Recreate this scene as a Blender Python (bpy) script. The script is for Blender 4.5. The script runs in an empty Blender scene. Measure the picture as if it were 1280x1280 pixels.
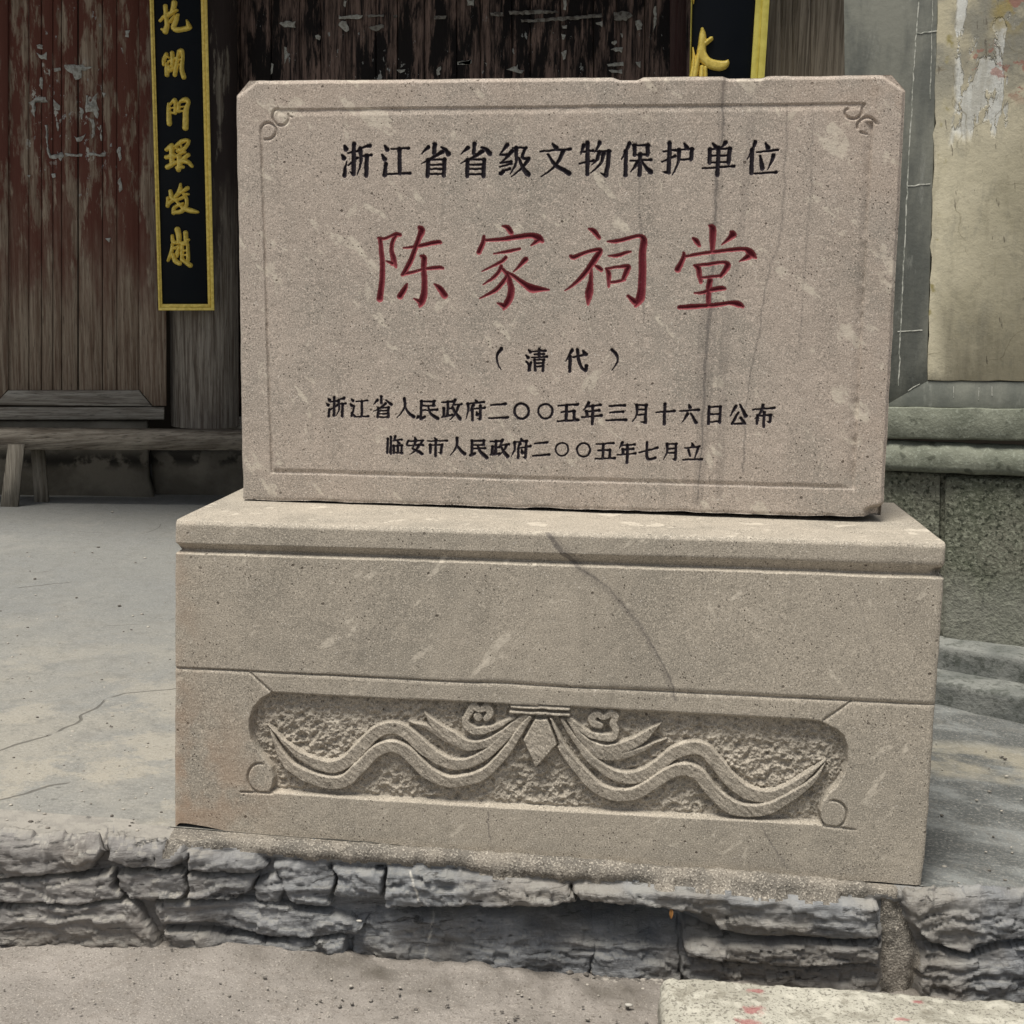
import bpy, math, random
import numpy as np
random.seed(7)
sc = bpy.context.scene
# ---------------------------------------------------------------- camera, sky, sun, exposure
FP = 1733.0; CAM = np.array([.1362, -2.5542, 1.0797]); YAW, PITCH, ROLL = -.0824, .1572, .0264
def cam_axes():
    cy, sy, cp, sp = math.cos(YAW), math.sin(YAW), math.cos(PITCH), math.sin(PITCH)
    f = np.array([sy*cp, cy*cp, -sp]); r = np.array([cy, -sy, 0.]); u = np.cross(r, f)
    cr, sr = math.cos(ROLL), math.sin(ROLL)
    return np.array([cr*r+sr*u, -sr*r+cr*u, f])
AX = cam_axes()
cam = bpy.data.cameras.new('camera'); co = bpy.data.objects.new('camera', cam); sc.collection.objects.link(co)
from mathutils import Matrix
co.matrix_world = Matrix(((AX[0][0], AX[1][0], -AX[2][0], CAM[0]), (AX[0][1], AX[1][1], -AX[2][1], CAM[1]),
                          (AX[0][2], AX[1][2], -AX[2][2], CAM[2]), (0, 0, 0, 1)))
cam.sensor_width = 36; cam.lens = FP/1280*36; cam.clip_end = 300; cam.clip_start = .05
sc.camera = co
SUN_EL, SUN_AZ = math.radians(71), math.radians(210)      # azimuth measured clockwise from +Y: behind the camera, a little left
w = bpy.data.worlds.new('World'); sc.world = w; w.use_nodes = True
wn = w.node_tree; bg = wn.nodes['Background']; sky = wn.nodes.new('ShaderNodeTexSky')
sky.sky_type = 'NISHITA'; sky.sun_disc = False; sky.sun_elevation = SUN_EL; sky.sun_rotation = SUN_AZ
sky.air_density = 1.0; sky.dust_density = 2.0; sky.ozone_density = .5
hz = wn.nodes.new('ShaderNodeHueSaturation'); hz.inputs['Saturation'].default_value = .35      # thin cloud: the same sky, paler
wn.links.new(sky.outputs[0], hz.inputs['Color']); wn.links.new(hz.outputs[0], bg.inputs[0]); bg.inputs[1].default_value = .05
sl = bpy.data.lights.new('sun', 'SUN'); sl.energy = 2.6; sl.angle = math.radians(22); sl.color = (1, .95, .86)
so = bpy.data.objects.new('sun', sl); sc.collection.objects.link(so)
from mathutils import Vector
so.rotation_euler = Vector((math.sin(SUN_AZ)*math.cos(SUN_EL), math.cos(SUN_AZ)*math.cos(SUN_EL), math.sin(SUN_EL))).to_track_quat('Z', 'Y').to_euler()
sc.view_settings.view_transform = 'Standard'; sc.view_settings.look = 'None'
sc.view_settings.exposure = 0.9; sc.view_settings.gamma = 1
sc.view_settings.use_curve_mapping = False
# ---------------------------------------------------------------- geometry helpers
def ray(x, y): return AX.T @ np.array([(x-640)/FP, (640-y)/FP, 1.])
def on(x, y, pl):                 # point of an upright plane Y = a + b X seen at photo pixel x, y
    a, b = pl; d = ray(x, y); t = (a + b*CAM[0] - CAM[1])/(d[1] - b*d[0]); return CAM + d*t
def onz(x, y, z): d = ray(x, y); return CAM + d*(z-CAM[2])/d[2]
def px(P):                        # photo pixel of world points (..., 3)
    q = (P-CAM) @ AX.T; return 640+FP*q[..., 0]/q[..., 2], 640-FP*q[..., 1]/q[..., 2]
def hsh(i, j, s):
    h = (i.astype(np.int64)*374761393 + j.astype(np.int64)*668265263 + s*1442695041) & 0xffffffff
    h = ((h ^ (h >> 13))*1274126177) & 0xffffffff; h ^= h >> 16
    return (h & 0xffff)/32767.5-1
def vn(x, y, s=0):
    i, j = np.floor(x), np.floor(y); a, b = x-i, y-j; a = a*a*(3-2*a); b = b*b*(3-2*b)
    return (hsh(i, j, s)*(1-a)+hsh(i+1, j, s)*a)*(1-b)+(hsh(i, j+1, s)*(1-a)+hsh(i+1, j+1, s)*a)*b
def fbm(x, y, sx, sy=None, o=4, s=0, g=.5):
    sy = sy or sx; v = 0; a = 1; n = 0
    for k in range(o): v = v+a*vn(x/sx*2**k+17.3*k, y/sy*2**k+5.1*k, s+k); n += a; a *= g
    return v/n
def facets(x, y, sx, sy, s=0):    # broken-rock facets: every cell its own tilted plane
    X, Y = x/sx, y/sy; i, j = np.floor(X), np.floor(Y); bd = np.full(x.shape, 1e9); v = np.zeros(x.shape)
    for a in (-1, 0, 1):
        for b in (-1, 0, 1):
            ci, cj = i+a, j+b; px_, py_ = ci+.5+.45*hsh(ci, cj, s), cj+.5+.45*hsh(ci, cj, s+1); dx, dy = X-px_, Y-py_
            d = dx*dx+dy*dy; m = d < bd; bd = np.where(m, d, bd); v = np.where(m, hsh(ci, cj, s+2)*.5+dx*hsh(ci, cj, s+3)+dy*hsh(ci, cj, s+4), v)
    return v
def cap_sd(X, Y, pts):            # signed distance to a brush stroke through points (x, y, half width)
    out = np.full(X.shape, 1e9)
    if len(pts) == 1: return np.hypot(X-pts[0][0], Y-pts[0][1])-pts[0][2]
    for (x0, y0, r0), (x1, y1, r1) in zip(pts, pts[1:]):
        dx, dy = x1-x0, y1-y0; L = dx*dx+dy*dy+1e-9
        h = np.clip(((X-x0)*dx+(Y-y0)*dy)/L, 0, 1)
        out = np.minimum(out, np.hypot(X-x0-h*dx, Y-y0-h*dy)-(r0+(r1-r0)*h))
    return out
def cap_off(X, Y, pts):           # how far below the centre line of the stroke, -1..1
    out = np.full(X.shape, 1e9); off = np.zeros(X.shape)
    for (x0, y0, r0), (x1, y1, r1) in zip(pts, pts[1:]):
        dx, dy = x1-x0, y1-y0; L = dx*dx+dy*dy+1e-9
        h = np.clip(((X-x0)*dx+(Y-y0)*dy)/L, 0, 1); ry = Y-y0-h*dy; rr = r0+(r1-r0)*h
        d = np.hypot(X-x0-h*dx, ry)-rr; m = d < out; out = np.where(m, d, out); off = np.where(m, np.clip(ry/(rr+.5), -1, 1), off)
    return off
def poly_sd(X, Y, P):
    d = np.full(X.shape, 1e9); ins = np.zeros(X.shape, bool); n = len(P)
    for i in range(n):
        (x0, y0), (x1, y1) = P[i], P[(i+1) % n]; dx, dy = x1-x0, y1-y0
        h = np.clip(((X-x0)*dx+(Y-y0)*dy)/(dx*dx+dy*dy+1e-9), 0, 1)
        d = np.minimum(d, np.hypot(X-x0-h*dx, Y-y0-h*dy))
        c = (y0 > Y) != (y1 > Y)
        ins ^= c & (X < (x1-x0)*(Y-y0)/((y1-y0) or 1e-9)+x0)
    return np.where(ins, -d, d)
def spl(pts, n=6):                # smooth a control polyline (Catmull-Rom)
    P = np.array(pts, float); Q = np.vstack([2*P[0]-P[1], P, 2*P[-1]-P[-2]]); o = []
    for i in range(len(P)-1):
        a, b, c, d = Q[i:i+4]
        for k in range(n):
            t = k/n; o.append(.5*(2*b+(c-a)*t+(2*a-5*b+4*c-d)*t*t+(3*b-a-3*c+d)*t**3))
    return [tuple(v) for v in o]+[tuple(P[-1])]
def sm(a, b, x): t = np.clip((x-a)/(b-a), 0, 1); return t*t*(3-2*t)
ctx = sc.collection
def put(o, parent=None, label=None, cat=None, group=None, kind=None):
    ctx.objects.link(o)
    if parent is not None: o.parent = parent
    for k, v in (('label', label), ('category', cat), ('group', group), ('kind', kind)):
        if v: o[k] = v
    return o
ABS = {}
def thing(name, loc, label, cat, group=None):
    o = bpy.data.objects.new(name, None); o.location = loc; o.empty_display_size = .1
    put(o, None, label, cat, group); ABS[o.name] = np.array(loc, float); return o
def mk(name, V, F, mat, parent=None, attrs=None, smooth=True, loc=None, **kw):
    V = np.asarray(V, float).reshape(-1, 3)
    base = ABS.get(parent.name, np.zeros(3)) if parent is not None else np.zeros(3)
    org = np.array(loc, float) if loc is not None else V.mean(0)
    me = bpy.data.meshes.new(name)
    me.vertices.add(len(V)); me.vertices.foreach_set('co', (V-org).astype(np.float32).ravel())
    if isinstance(F, np.ndarray):
        n, k = F.shape; idx = F.ravel(); st = np.arange(n)*k
    else:
        idx = np.array([i for f in F for i in f]); ln = np.array([len(f) for f in F]); st = np.concatenate([[0], np.cumsum(ln)[:-1]]); n = len(F)
    me.loops.add(len(idx)); me.loops.foreach_set('vertex_index', idx.astype(np.int32))
    me.polygons.add(n); me.polygons.foreach_set('loop_start', st.astype(np.int32))
    me.update(calc_edges=True); me.validate()
    if smooth: me.polygons.foreach_set('use_smooth', np.ones(len(me.polygons), bool))
    for k, v in (attrs or {}).items():
        a = me.attributes.new(k, 'FLOAT', 'POINT'); a.data.foreach_set('value', np.asarray(v, np.float32).ravel())
    me.materials.append(mat)
    o = bpy.data.objects.new(name, me); o.location = org-base
    put(o, parent, **kw); ABS[o.name] = org
    return o
def gridf(R, C):
    i = np.arange(R*C).reshape(R, C)
    return np.stack([i[:-1, :-1], i[1:, :-1], i[1:, 1:], i[:-1, 1:]], -1)
def sub(name, P, F, mat, parent, attrs=None, **kw):   # pick faces F out of the point grid P
    F = F.reshape(-1, F.shape[-1]); u, inv = np.unique(F, return_inverse=True)
    A = {k: v.ravel()[u] for k, v in (attrs or {}).items()}
    return mk(name, P.reshape(-1, 3)[u], inv.reshape(F.shape), mat, parent, A, **kw)
def largest(mask):               # keep the biggest connected patch of a face mask
    m = mask.copy(); lab = np.zeros(m.shape, int); n = 0; best = (0, 0)
    todo = set(map(tuple, np.argwhere(m)))
    while todo:
        n += 1; st = [todo.pop()]; c = 0
        while st:
            i, j = st.pop(); lab[i, j] = n; c += 1
            for q in ((i+1, j), (i-1, j), (i, j+1), (i, j-1)):
                if q in todo: todo.remove(q); st.append(q)
        best = max(best, (c, n))
    return lab == best[1]
def seg(a, b, step): n = max(1, int(round((b-a)/step))); return np.linspace(a, b, n, endpoint=False)
def axis(*seq):                   # axis(start, (end, step), (end, step)...)
    o = []; a = seq[0]
    for b, s in seq[1:]: o.append(seg(a, b, s)); a = b
    return np.append(np.concatenate(o), a)
def prism(name, poly, pl, out, thick, mat, parent=None, ch=.003, wob=0, **kw):
    """a board or block whose front outline (photo pixels, on the plane pl moved out by 'out') gets real thickness"""
    a, b = pl; c = math.sqrt(1+b*b); n = np.array([b, -1, 0])/c
    P = np.array([on(x, y, (a-out*c, b)) for x, y in poly]); k = len(P)
    cen = P.mean(0); e1 = np.roll(P, -1, 0)-P; e0 = P-np.roll(P, 1, 0)
    e1 /= np.linalg.norm(e1, axis=1)[:, None]+1e-9; e0 /= np.linalg.norm(e0, axis=1)[:, None]+1e-9
    def inn(e): m = np.cross(n, e); return m*np.sign(((cen-P)*m).sum(1))[:, None]
    m0, m1 = inn(e0), inn(e1); m = m0+m1; m /= (m*m0).sum(1)[:, None]+1e-9
    front = P+m*ch; mid = P-n*ch; back = P-n*thick
    V = np.vstack([front, mid, back]); F = [tuple(range(k)), tuple(reversed(range(2*k, 3*k)))]
    for r in (0, 1):
        for i in range(k): j = (i+1) % k; F.append((r*k+i, r*k+k+i, r*k+k+j, r*k+j))
    return mk(name, V, F, mat, parent, smooth=False, **kw)
def rect(x0, y0, x1, y1): return [(x0, y0), (x0, y1), (x1, y1), (x1, y0)]
def box(name, c0, c1, mat, parent=None, ch=.005, rz=0, **kw):
    c0, c1 = np.array(c0, float), np.array(c1, float); V = []
    for s in (0, 1):
        for z in ((c0[2], c0[2]+ch, c1[2]-ch, c1[2]) if s == 0 else ()):
            e = ch if z in (c0[2], c1[2]) else 0
            V += [(c0[0]+e, c0[1]+e, z), (c1[0]-e, c0[1]+e, z), (c1[0]-e, c1[1]-e, z), (c0[0]+e, c1[1]-e, z)]
    F = [(3, 2, 1, 0), (12, 13, 14, 15)]
    for r in range(3):
        for i in range(4): j = (i+1) % 4; F.append((r*4+i, r*4+j, r*4+4+j, r*4+4+i))
    V = np.array(V); m = (c0+c1)/2; d = V-m; cs, sn = math.cos(rz), math.sin(rz)
    V = np.stack([m[0]+d[:, 0]*cs-d[:, 1]*sn, m[1]+d[:, 0]*sn+d[:, 1]*cs, V[:, 2]], 1)
    return mk(name, V, F, mat, parent, smooth=False, **kw)
# ---------------------------------------------------------------- material helpers
class M:
    def __init__(s, name, rough=.85):
        s.m = bpy.data.materials.new(name); s.m.use_nodes = True; s.t = s.m.node_tree; s.b = s.t.nodes['Principled BSDF']
        s.b.inputs['Roughness'].default_value = rough; s.b.inputs['Specular IOR Level'].default_value = .25
        s.geo = s.t.nodes.new('ShaderNodeNewGeometry').outputs['Position']
    def n(s, t, **p):
        k = s.t.nodes.new('ShaderNode'+t)
        for a, v in p.items(): setattr(k, a, v)
        return k
    def set(s, sock, v):
        if hasattr(v, 'is_linked') or isinstance(v, bpy.types.NodeSocket): s.t.links.new(v, sock)
        elif isinstance(v, (tuple, list)) and len(v) == 3 and sock.type == 'RGBA': sock.default_value = (*v, 1)
        else: sock.default_value = v
    def co(s, sc=(1, 1, 1), rot=(0, 0, 0), loc=(0, 0, 0)):
        k = s.n('Mapping'); s.set(k.inputs[0], s.geo)
        if any(rot):
            k.inputs['Rotation'].default_value = rot; q = k; k = s.n('Mapping'); s.set(k.inputs[0], q.outputs[0]); rot = (0, 0, 0)
        k.inputs['Scale'].default_value = sc; k.inputs['Rotation'].default_value = rot; k.inputs['Location'].default_value = loc
        return k.outputs[0]
    def noise(s, scale, co=None, det=4, ro=.55, dist=0, lo=None, hi=None):
        k = s.n('TexNoise'); s.set(k.inputs['Vector'], co if co is not None else s.geo)
        k.inputs['Scale'].default_value = scale; k.inputs['Detail'].default_value = det; k.inputs['Roughness'].default_value = ro; k.inputs['Distortion'].default_value = dist
        return k.outputs[0] if lo is None else s.mr(k.outputs[0], lo, hi)
    def vor(s, scale, co=None, lo=None, hi=None, out='Distance', feat='F1', rnd=1):
        k = s.n('TexVoronoi', feature=feat); s.set(k.inputs['Vector'], co if co is not None else s.geo); k.inputs['Scale'].default_value = scale; k.inputs['Randomness'].default_value = rnd
        return k.outputs[out] if lo is None else s.mr(k.outputs[out], lo, hi)
    def mr(s, v, lo, hi, a=0, b=1):
        k = s.n('MapRange', interpolation_type='SMOOTHSTEP'); s.set(k.inputs[0], v)
        for i, x in zip((1, 2, 3, 4), (lo, hi, a, b)): k.inputs[i].default_value = x
        return k.outputs[0]
    def ma(s, op, a, b=0.): k = s.n('Math', operation=op); s.set(k.inputs[0], a); s.set(k.inputs[1], b); return k.outputs[0]
    def mul(s, *v):
        r = v[0]
        for x in v[1:]: r = s.ma('MULTIPLY', r, x)
        return r
    def mix(s, f, a, b, mode='MIX'):
        k = s.n('Mix', data_type='RGBA', blend_type=mode); s.set(k.inputs['Factor'], f); s.set(k.inputs[6], a); s.set(k.inputs[7], b); return k.outputs[2]
    def noise_co(s, sc, amt):
        k = s.n('TexNoise'); s.set(k.inputs['Vector'], s.geo); k.inputs['Scale'].default_value = sc
        v = s.n('VectorMath', operation='MULTIPLY_ADD'); s.set(v.inputs[0], k.outputs[1]); v.inputs[1].default_value = (amt,)*3; s.set(v.inputs[2], s.geo)
        return v.outputs[0]
    def crack(s, p, q, wd, wob=.03):      # a thin wandering line on the ground between two points
        k = s.n('SeparateXYZ'); s.set(k.inputs[0], s.noise_co(6, wob*2)); dx, dy = q[0]-p[0], q[1]-p[1]; L = math.hypot(dx, dy)
        ex = s.ma('SUBTRACT', k.outputs[0], p[0]+wob); ey = s.ma('SUBTRACT', k.outputs[1], p[1]+wob)
        a = s.ma('ADD', s.mul(ex, dx/L), s.mul(ey, dy/L)); d = s.ma('ABSOLUTE', s.ma('SUBTRACT', s.mul(ex, dy/L), s.mul(ey, dx/L)))
        return s.mul(s.mr(d, wd, wd*.3), s.win(a, 0, .02, L-.02, L))
    def up(s, a, b): g = s.n('NewGeometry'); q = s.n('SeparateXYZ'); s.set(q.inputs[0], g.outputs['True Normal']); return s.mr(q.outputs[2], a, b)
    def attr(s, name): k = s.n('Attribute', attribute_name=name); return k.outputs['Fac']
    def xyz(s): k = s.n('SeparateXYZ'); s.set(k.inputs[0], s.geo); return k.outputs
    def win(s, v, a, b, c, d): return s.mul(s.mr(v, a, b), s.mr(v, c, d, 1, 0))
    def end(s, col, h=None, dist=.002, st=.6, rough=None):
        s.set(s.b.inputs['Base Color'], col)
        if rough is not None: s.set(s.b.inputs['Roughness'], rough)
        if h is not None:
            k = s.n('Bump'); k.inputs['Distance'].default_value = dist; k.inputs['Strength'].default_value = st
            s.set(k.inputs['Height'], h); s.t.links.new(k.outputs[0], s.b.inputs['Normal'])
        return s.m
def sandstone(name, a, b, paint=None, vein=True, sg=-1):
    m = M(name, .9)
    c = m.mix(m.noise(3.2, det=4, lo=.40, hi=.62), a, b)
    c = m.mix(m.mul(m.noise(17, det=6, ro=.62, lo=.42, hi=.68), .55), c, tuple(x*1.2 for x in a))
    c = m.mix(m.mul(m.noise(9, co=m.co((1, 1, .35), loc=(7, 3, 1)), det=5, ro=.6, lo=.52, hi=.72), .5), c, tuple(x*.74 for x in b))
    c = m.mix(m.mul(m.noise(360, det=3, lo=.50, hi=.64), .85), c, tuple(min(1, x*1.55) for x in a))       # pale grains
    c = m.mix(m.mul(m.noise(430, co=m.co(loc=(3, 1, 2)), det=2, lo=.53, hi=.66), .75), c, tuple(x*.45 for x in b))
    c = m.mix(m.mul(m.noise(26, co=m.co((1, 1, .06)), det=5, ro=.6, lo=.56, hi=.72), m.noise(3, co=m.co(loc=(6, 6, 6)), det=2, lo=.45, hi=.6), .35), c, tuple(x*.62 for x in b))   # rain runs
    c = m.mix(m.mul(m.vor(150, lo=.22, hi=.12), m.noise(40, co=m.co(loc=(1, 2, 8)), det=2, lo=.5, hi=.6), .8), c, (.62, .58, .52))
    for sc_, ang, lc, t0, al in ((12, .72*sg, (0, 0, 0), .645, .8), (20, .95*sg, (4, 0, 7), .635, .75), (15, -.55*sg, (9, 1, 3), .67, .65), (38, .5*sg, (2, 6, 5), .67, .6), (24, .15, (5, 6, 5), .665, .6)):
        fl = m.mul(m.noise(sc_, co=m.co((1.35, 1, .55), (0, ang, 0), lc), det=5, ro=.55, lo=t0, hi=t0+.035), m.noise(90, det=4, lo=.25, hi=.6), al)
        c = m.mix(fl, c, (.545, .495, .415))                                                   # pale slanting inclusions
    pit = m.mul(m.vor(110, co=m.co((1, 1, .7), (0, .4, 0)), lo=.17, hi=.10), m.noise(12, co=m.co(loc=(5, 5, 5)), det=2, lo=.46, hi=.58))
    pit2 = m.mul(m.vor(34, co=m.noise_co(60, .004), lo=.12, hi=.06), m.noise(8, co=m.co(loc=(9, 5, 5)), det=2, lo=.5, hi=.6))
    pit = m.ma('MAXIMUM', pit, pit2)
    c = m.mix(m.mul(pit, .8), c, (.07, .055, .045))
    h = m.ma('ADD', m.mul(m.noise(330, det=3), .35), m.mul(m.noise(70, det=4), .5)); h = m.ma('SUBTRACT', h, m.mul(pit, 1.2))
    if vein:
        v = m.mul(m.attr('vein'), m.noise(130, det=4, ro=.7, lo=.22, hi=.52))
        c = m.mix(m.mul(v, .8), c, (.125, .112, .103))
        c = m.mix(m.mul(m.attr('rust'), m.noise(14, det=4, lo=.35, hi=.62)), c, (.36, .25, .175))
    if paint:
        e = m.ma('ADD', m.attr('sd'), m.mul(m.ma('SUBTRACT', m.noise(300, det=2), .5), 1.3))
        f = m.mr(e, paint[1]-.35, paint[1]+.35, 1, 0)
        wear = m.mul(m.noise(170, det=5, ro=.65, lo=.60, hi=.70), paint[2])
        dep = m.mr(m.attr('sd'), -3.2, .2)
        pc = m.mix(m.mul(dep, .8), paint[0], paint[3])
        f = m.ma('SUBTRACT', f, wear); k = m.n('Clamp'); m.set(k.inputs[0], f)
        c = m.mix(k.outputs[0], c, pc)
    return m.end(c, h, .0022, .75)
TAN_A, TAN_B = (.342, .306, .254), (.282, .256, .215)
PNK_A, PNK_B = (.362, .312, .268), (.300, .270, .234)
mat_base = sandstone('base_sandstone', TAN_A, TAN_B)
mat_stele = sandstone('tablet_sandstone', PNK_A, PNK_B, sg=1)
mat_black = sandstone('black_paint_in_cut_stone', PNK_A, PNK_B, ((.010, .008, .012), .25, .16, (.018, .013, .018)), sg=1)
mat_red = sandstone('red_paint_in_cut_stone', PNK_A, PNK_B, ((.105, .010, .018), .4, .10, (.25, .062, .070)), sg=1)

def slate():
    m = M('slate_rock', .62)
    c = m.mix(m.noise(7, det=5, ro=.6, lo=.36, hi=.64), (.112, .120, .130), (.225, .235, .248))
    c = m.mix(m.mul(m.attr('tone'), .5), c, (.32, .325, .33))
    st = m.noise(30, co=m.co((.35, .35, 2.4), (0, .05, 0)), det=8, ro=.72)
    c = m.mix(m.mul(m.mr(st, .5, .72), .65), c, (.34, .34, .345)); c = m.mix(m.mul(m.mr(st, .48, .3), .7), c, (.075, .075, .08))
    c = m.mix(m.mul(m.noise(2.3, co=m.co(loc=(3, 3, 1)), det=4, lo=.5, hi=.62), .55), c, (.26, .225, .18))
    c = m.mix(m.mul(m.noise(220, det=3, lo=.5, hi=.75), .3), c, (.4, .4, .4))
    x = m.xyz(); c = m.mix(m.mul(m.mr(x[0], -.3, -.95), .55), c, (.25, .222, .195))
    cr = m.mul(m.noise(24, co=m.co((.5, .5, 2.2), (0, .12, 0), (2, 2, 2)), det=7, ro=.7, dist=.6, lo=.40, hi=.33), .8)
    c = m.mix(cr, c, (.045, .043, .042))
    dust = m.mul(m.up(.35, .85), m.noise(20, det=5, ro=.65, lo=.35, hi=.6)); c = m.mix(m.mul(dust, .45), c, (.33, .32, .29))
    fl = m.mr(m.up(.72, .97), 0, 1); c = m.mix(m.mul(fl, m.mr(x[0], -.60, -.70)), c, m.mix(m.noise(30, det=5, lo=.4, hi=.62), (.35, .33, .295), (.28, .265, .24)))
    c = m.mix(m.attr('dirt'), c, (.05, .045, .036)); c = m.mix(m.mul(m.attr('chalk'), m.noise(90, det=4, lo=.35, hi=.6)), c, (.55, .53, .48))
    ly = m.noise(60, co=m.co((.3, .3, 3), (0, .08, 0)), det=6, ro=.65); c = m.mix(m.mul(m.mr(ly, .42, .34), .6), c, (.06, .06, .06))
    h = m.ma('SUBTRACT', m.ma('ADD', m.ma('ADD', m.mul(st, .6), m.mul(ly, .6)), m.mul(m.noise(180, det=6, ro=.75), .6)), m.mul(cr, .7))
    return m.end(c, h, .006, .9)
mat_slate = slate()
def mortar():
    m = M('mortar', .95)
    c = m.mix(m.noise(14, det=4, lo=.4, hi=.62), (.235, .212, .18), (.15, .138, .12))
    c = m.mix(m.noise(260, det=2, lo=.5, hi=.72), c, (.46, .42, .36)); c = m.mix(m.mul(m.noise(200, co=m.co(loc=(2, 2, 2)), det=2, lo=.55, hi=.7), .8), c, (.07, .06, .05))
    c = m.mix(m.attr('dirt'), c, (.05, .046, .038))
    return m.end(c, m.ma('ADD', m.noise(260, det=3), m.noise(90, det=3)), .004, .9)
mat_mortar = mortar()
def concrete():
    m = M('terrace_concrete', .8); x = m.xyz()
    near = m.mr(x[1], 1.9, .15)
    c = m.mix(near, (.205, .208, .198), (.285, .27, .235))  # blue-grey back, beige front; some porch shade is put into this colour gradient
    c = m.mix(m.mul(m.noise(2.2, det=5, ro=.6, dist=.6, lo=.42, hi=.62), .65), c, (.20, .205, .20))
    c = m.mix(m.mul(m.noise(5, co=m.co((1, .5, 1), (0, 0, .3), (4, 2, 0)), det=8, ro=.68, lo=.50, hi=.72), .35), c, (.31, .298, .265))
    c = m.mix(m.mul(m.noise(22, det=8, ro=.75, lo=.48, hi=.64), .45), c, (.15, .15, .14))
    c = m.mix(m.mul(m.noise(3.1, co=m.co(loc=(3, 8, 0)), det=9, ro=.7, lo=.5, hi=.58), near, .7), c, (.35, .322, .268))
    sl = m.mr(m.ma('ADD', x[0], m.mul(m.noise(5, det=3), .1)), .70, .80)
    slc = m.mix(m.noise(5, co=m.co((.8, 1.5, 1), (0, 0, .35)), det=10, ro=.72, dist=.3, lo=.44, hi=.64), (.085, .09, .088), (.20, .21, .205))
    band = m.win(m.ma('ADD', x[1], m.mul(m.noise(3), .2)), .72, .78, .98, 1.06)
    slc = m.mix(m.mul(band, m.noise(7, det=7, ro=.65, lo=.38, hi=.6), .7), slc, (.33, .30, .23))
    c = m.mix(sl, c, slc)
    c = m.mix(m.noise(150, det=5, ro=.75, lo=.47, hi=.70), c, m.mix(.5, c, (.40, .385, .35))); c = m.mix(m.mul(m.noise(120, co=m.co(loc=(4, 4, 0)), det=6, ro=.75, lo=.54, hi=.66), .6), c, (.12, .118, .105)); c = m.mix(m.mul(m.vor(16, co=m.noise_co(9, .05), lo=.10, hi=.05), .6), c, (.10, .098, .088))
    cr = m.mul(m.mr(m.vor(1.1, co=m.noise_co(2.2, .25), feat='DISTANCE_TO_EDGE'), .006, .0), m.noise(3, lo=.5, hi=.6))
    c = m.mix(m.mul(cr, .6), c, (.07, .065, .06))
    ck = 0
    for a_, b_ in (((-30, 952), (66, 925)), ((66, 925), (132, 880)), ((132, 880), (216, 866)), ((-20, 1010), (90, 985)), ((20, 745), (90, 735))):
        ck = m.ma('MAXIMUM', ck, m.crack(onz(*a_, .01), onz(*b_, .01), .0055, .05))
    c = m.mix(m.mul(ck, .7), c, (.08, .075, .065))
    c = m.mix(m.mul(m.noise(14, co=m.co(loc=(9, 9, 0)), det=8, ro=.75, lo=.55, hi=.62), .35), c, (.17, .165, .15))
    return m.end(c, m.ma('SUBTRACT', m.ma('ADD', m.mul(m.noise(90, det=6, ro=.7), .7), m.noise(9, det=6)), ck), .008, .6)
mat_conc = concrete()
def soil():
    m = M('trodden_ground', .95)
    c = m.mix(m.noise(5, det=6, ro=.6, lo=.38, hi=.62), (.305, .278, .252), (.24, .219, .197))
    c = m.mix(m.mul(m.noise(28, det=8, ro=.75, lo=.5, hi=.66), .5), c, (.20, .175, .15)); c = m.mix(m.noise(250, det=4, ro=.7, lo=.52, hi=.72), c, (.48, .44, .39)); c = m.mix(m.mul(m.vor(95, lo=.2, hi=.1), m.noise(20, lo=.45, hi=.6)), c, (.12, .105, .09)); c = m.mix(m.mul(m.noise(170, co=m.co(loc=(2, 2, 2)), det=3, lo=.56, hi=.7), .7), c, (.11, .095, .08))
    c = m.mix(m.attr('dirt'), c, (.075, .065, .052))
    return m.end(c, m.ma('ADD', m.mul(m.noise(260, det=4, ro=.7), .7), m.noise(45, det=5, ro=.6)), .006, .8)
mat_soil = soil()
def wood(name, dark, grey, lac=None, z0=.6, z1=1.5, paper=None, rot=(0, 0, 0), st=(9, 9, .35), rough=.75, wear=.6):
    m = M(name, rough); x = m.xyz()
    g = m.noise(9, co=m.co(st, rot), det=7, ro=.65)
    c = m.mix(m.mr(g, .34, .66), dark, grey)
    c = m.mix(m.mul(m.noise(40, co=m.co(st, rot), det=4, lo=.56, hi=.68), .75), c, tuple(d*.3 for d in dark))
    if lac:
        f = m.mr(m.ma('ADD', x[2], m.mul(m.noise(3.2, co=m.co((3, 3, .6)), det=5, ro=.65), 1.3)), z0+.65, z1+.65)
        peel = m.mr(m.noise(5, co=m.co((2.2, 2.2, .45), rot), det=7, ro=.7), wear-.05, wear+.03, 1, 0)
        c = m.mix(m.mul(f, peel), c, lac)
    if paper:
        for (x0, x1, za, zb, th, s, colr) in paper:
            w_ = m.mul(m.win(x[0], x0-.03, x0+.03, x1-.03, x1+.03), m.win(x[2], za-.04, za+.04, zb-.04, zb+.04))
            c = m.mix(m.mul(w_, m.mr(m.noise(s, co=m.co((1.3, 1.3, .75), loc=(x0, 0, 3)), det=6, ro=.7), th, th+.025)), c, colr)
    return m.end(c, m.ma('ADD', g, m.mul(m.noise(60, co=m.co(st, rot), det=3), .4)), .005, .7)
# ---------------------------------------------------------------- brush-stroke writing (crop scale, origin, strokes)
W1 = (6.4, 420, 170); W2 = (6.4, 610, 170); W3 = (6.4, 790, 170); W4 = (7.111, 610, 430)
T1 = (8.533, 400, 490); T2 = (8.533, 540, 490); T3 = (8.533, 680, 490); T4 = (8, 820, 490)
U1 = (9.143, 475, 540); U2 = (9.143, 605, 540); U3 = (9.143, 740, 540)
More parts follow.
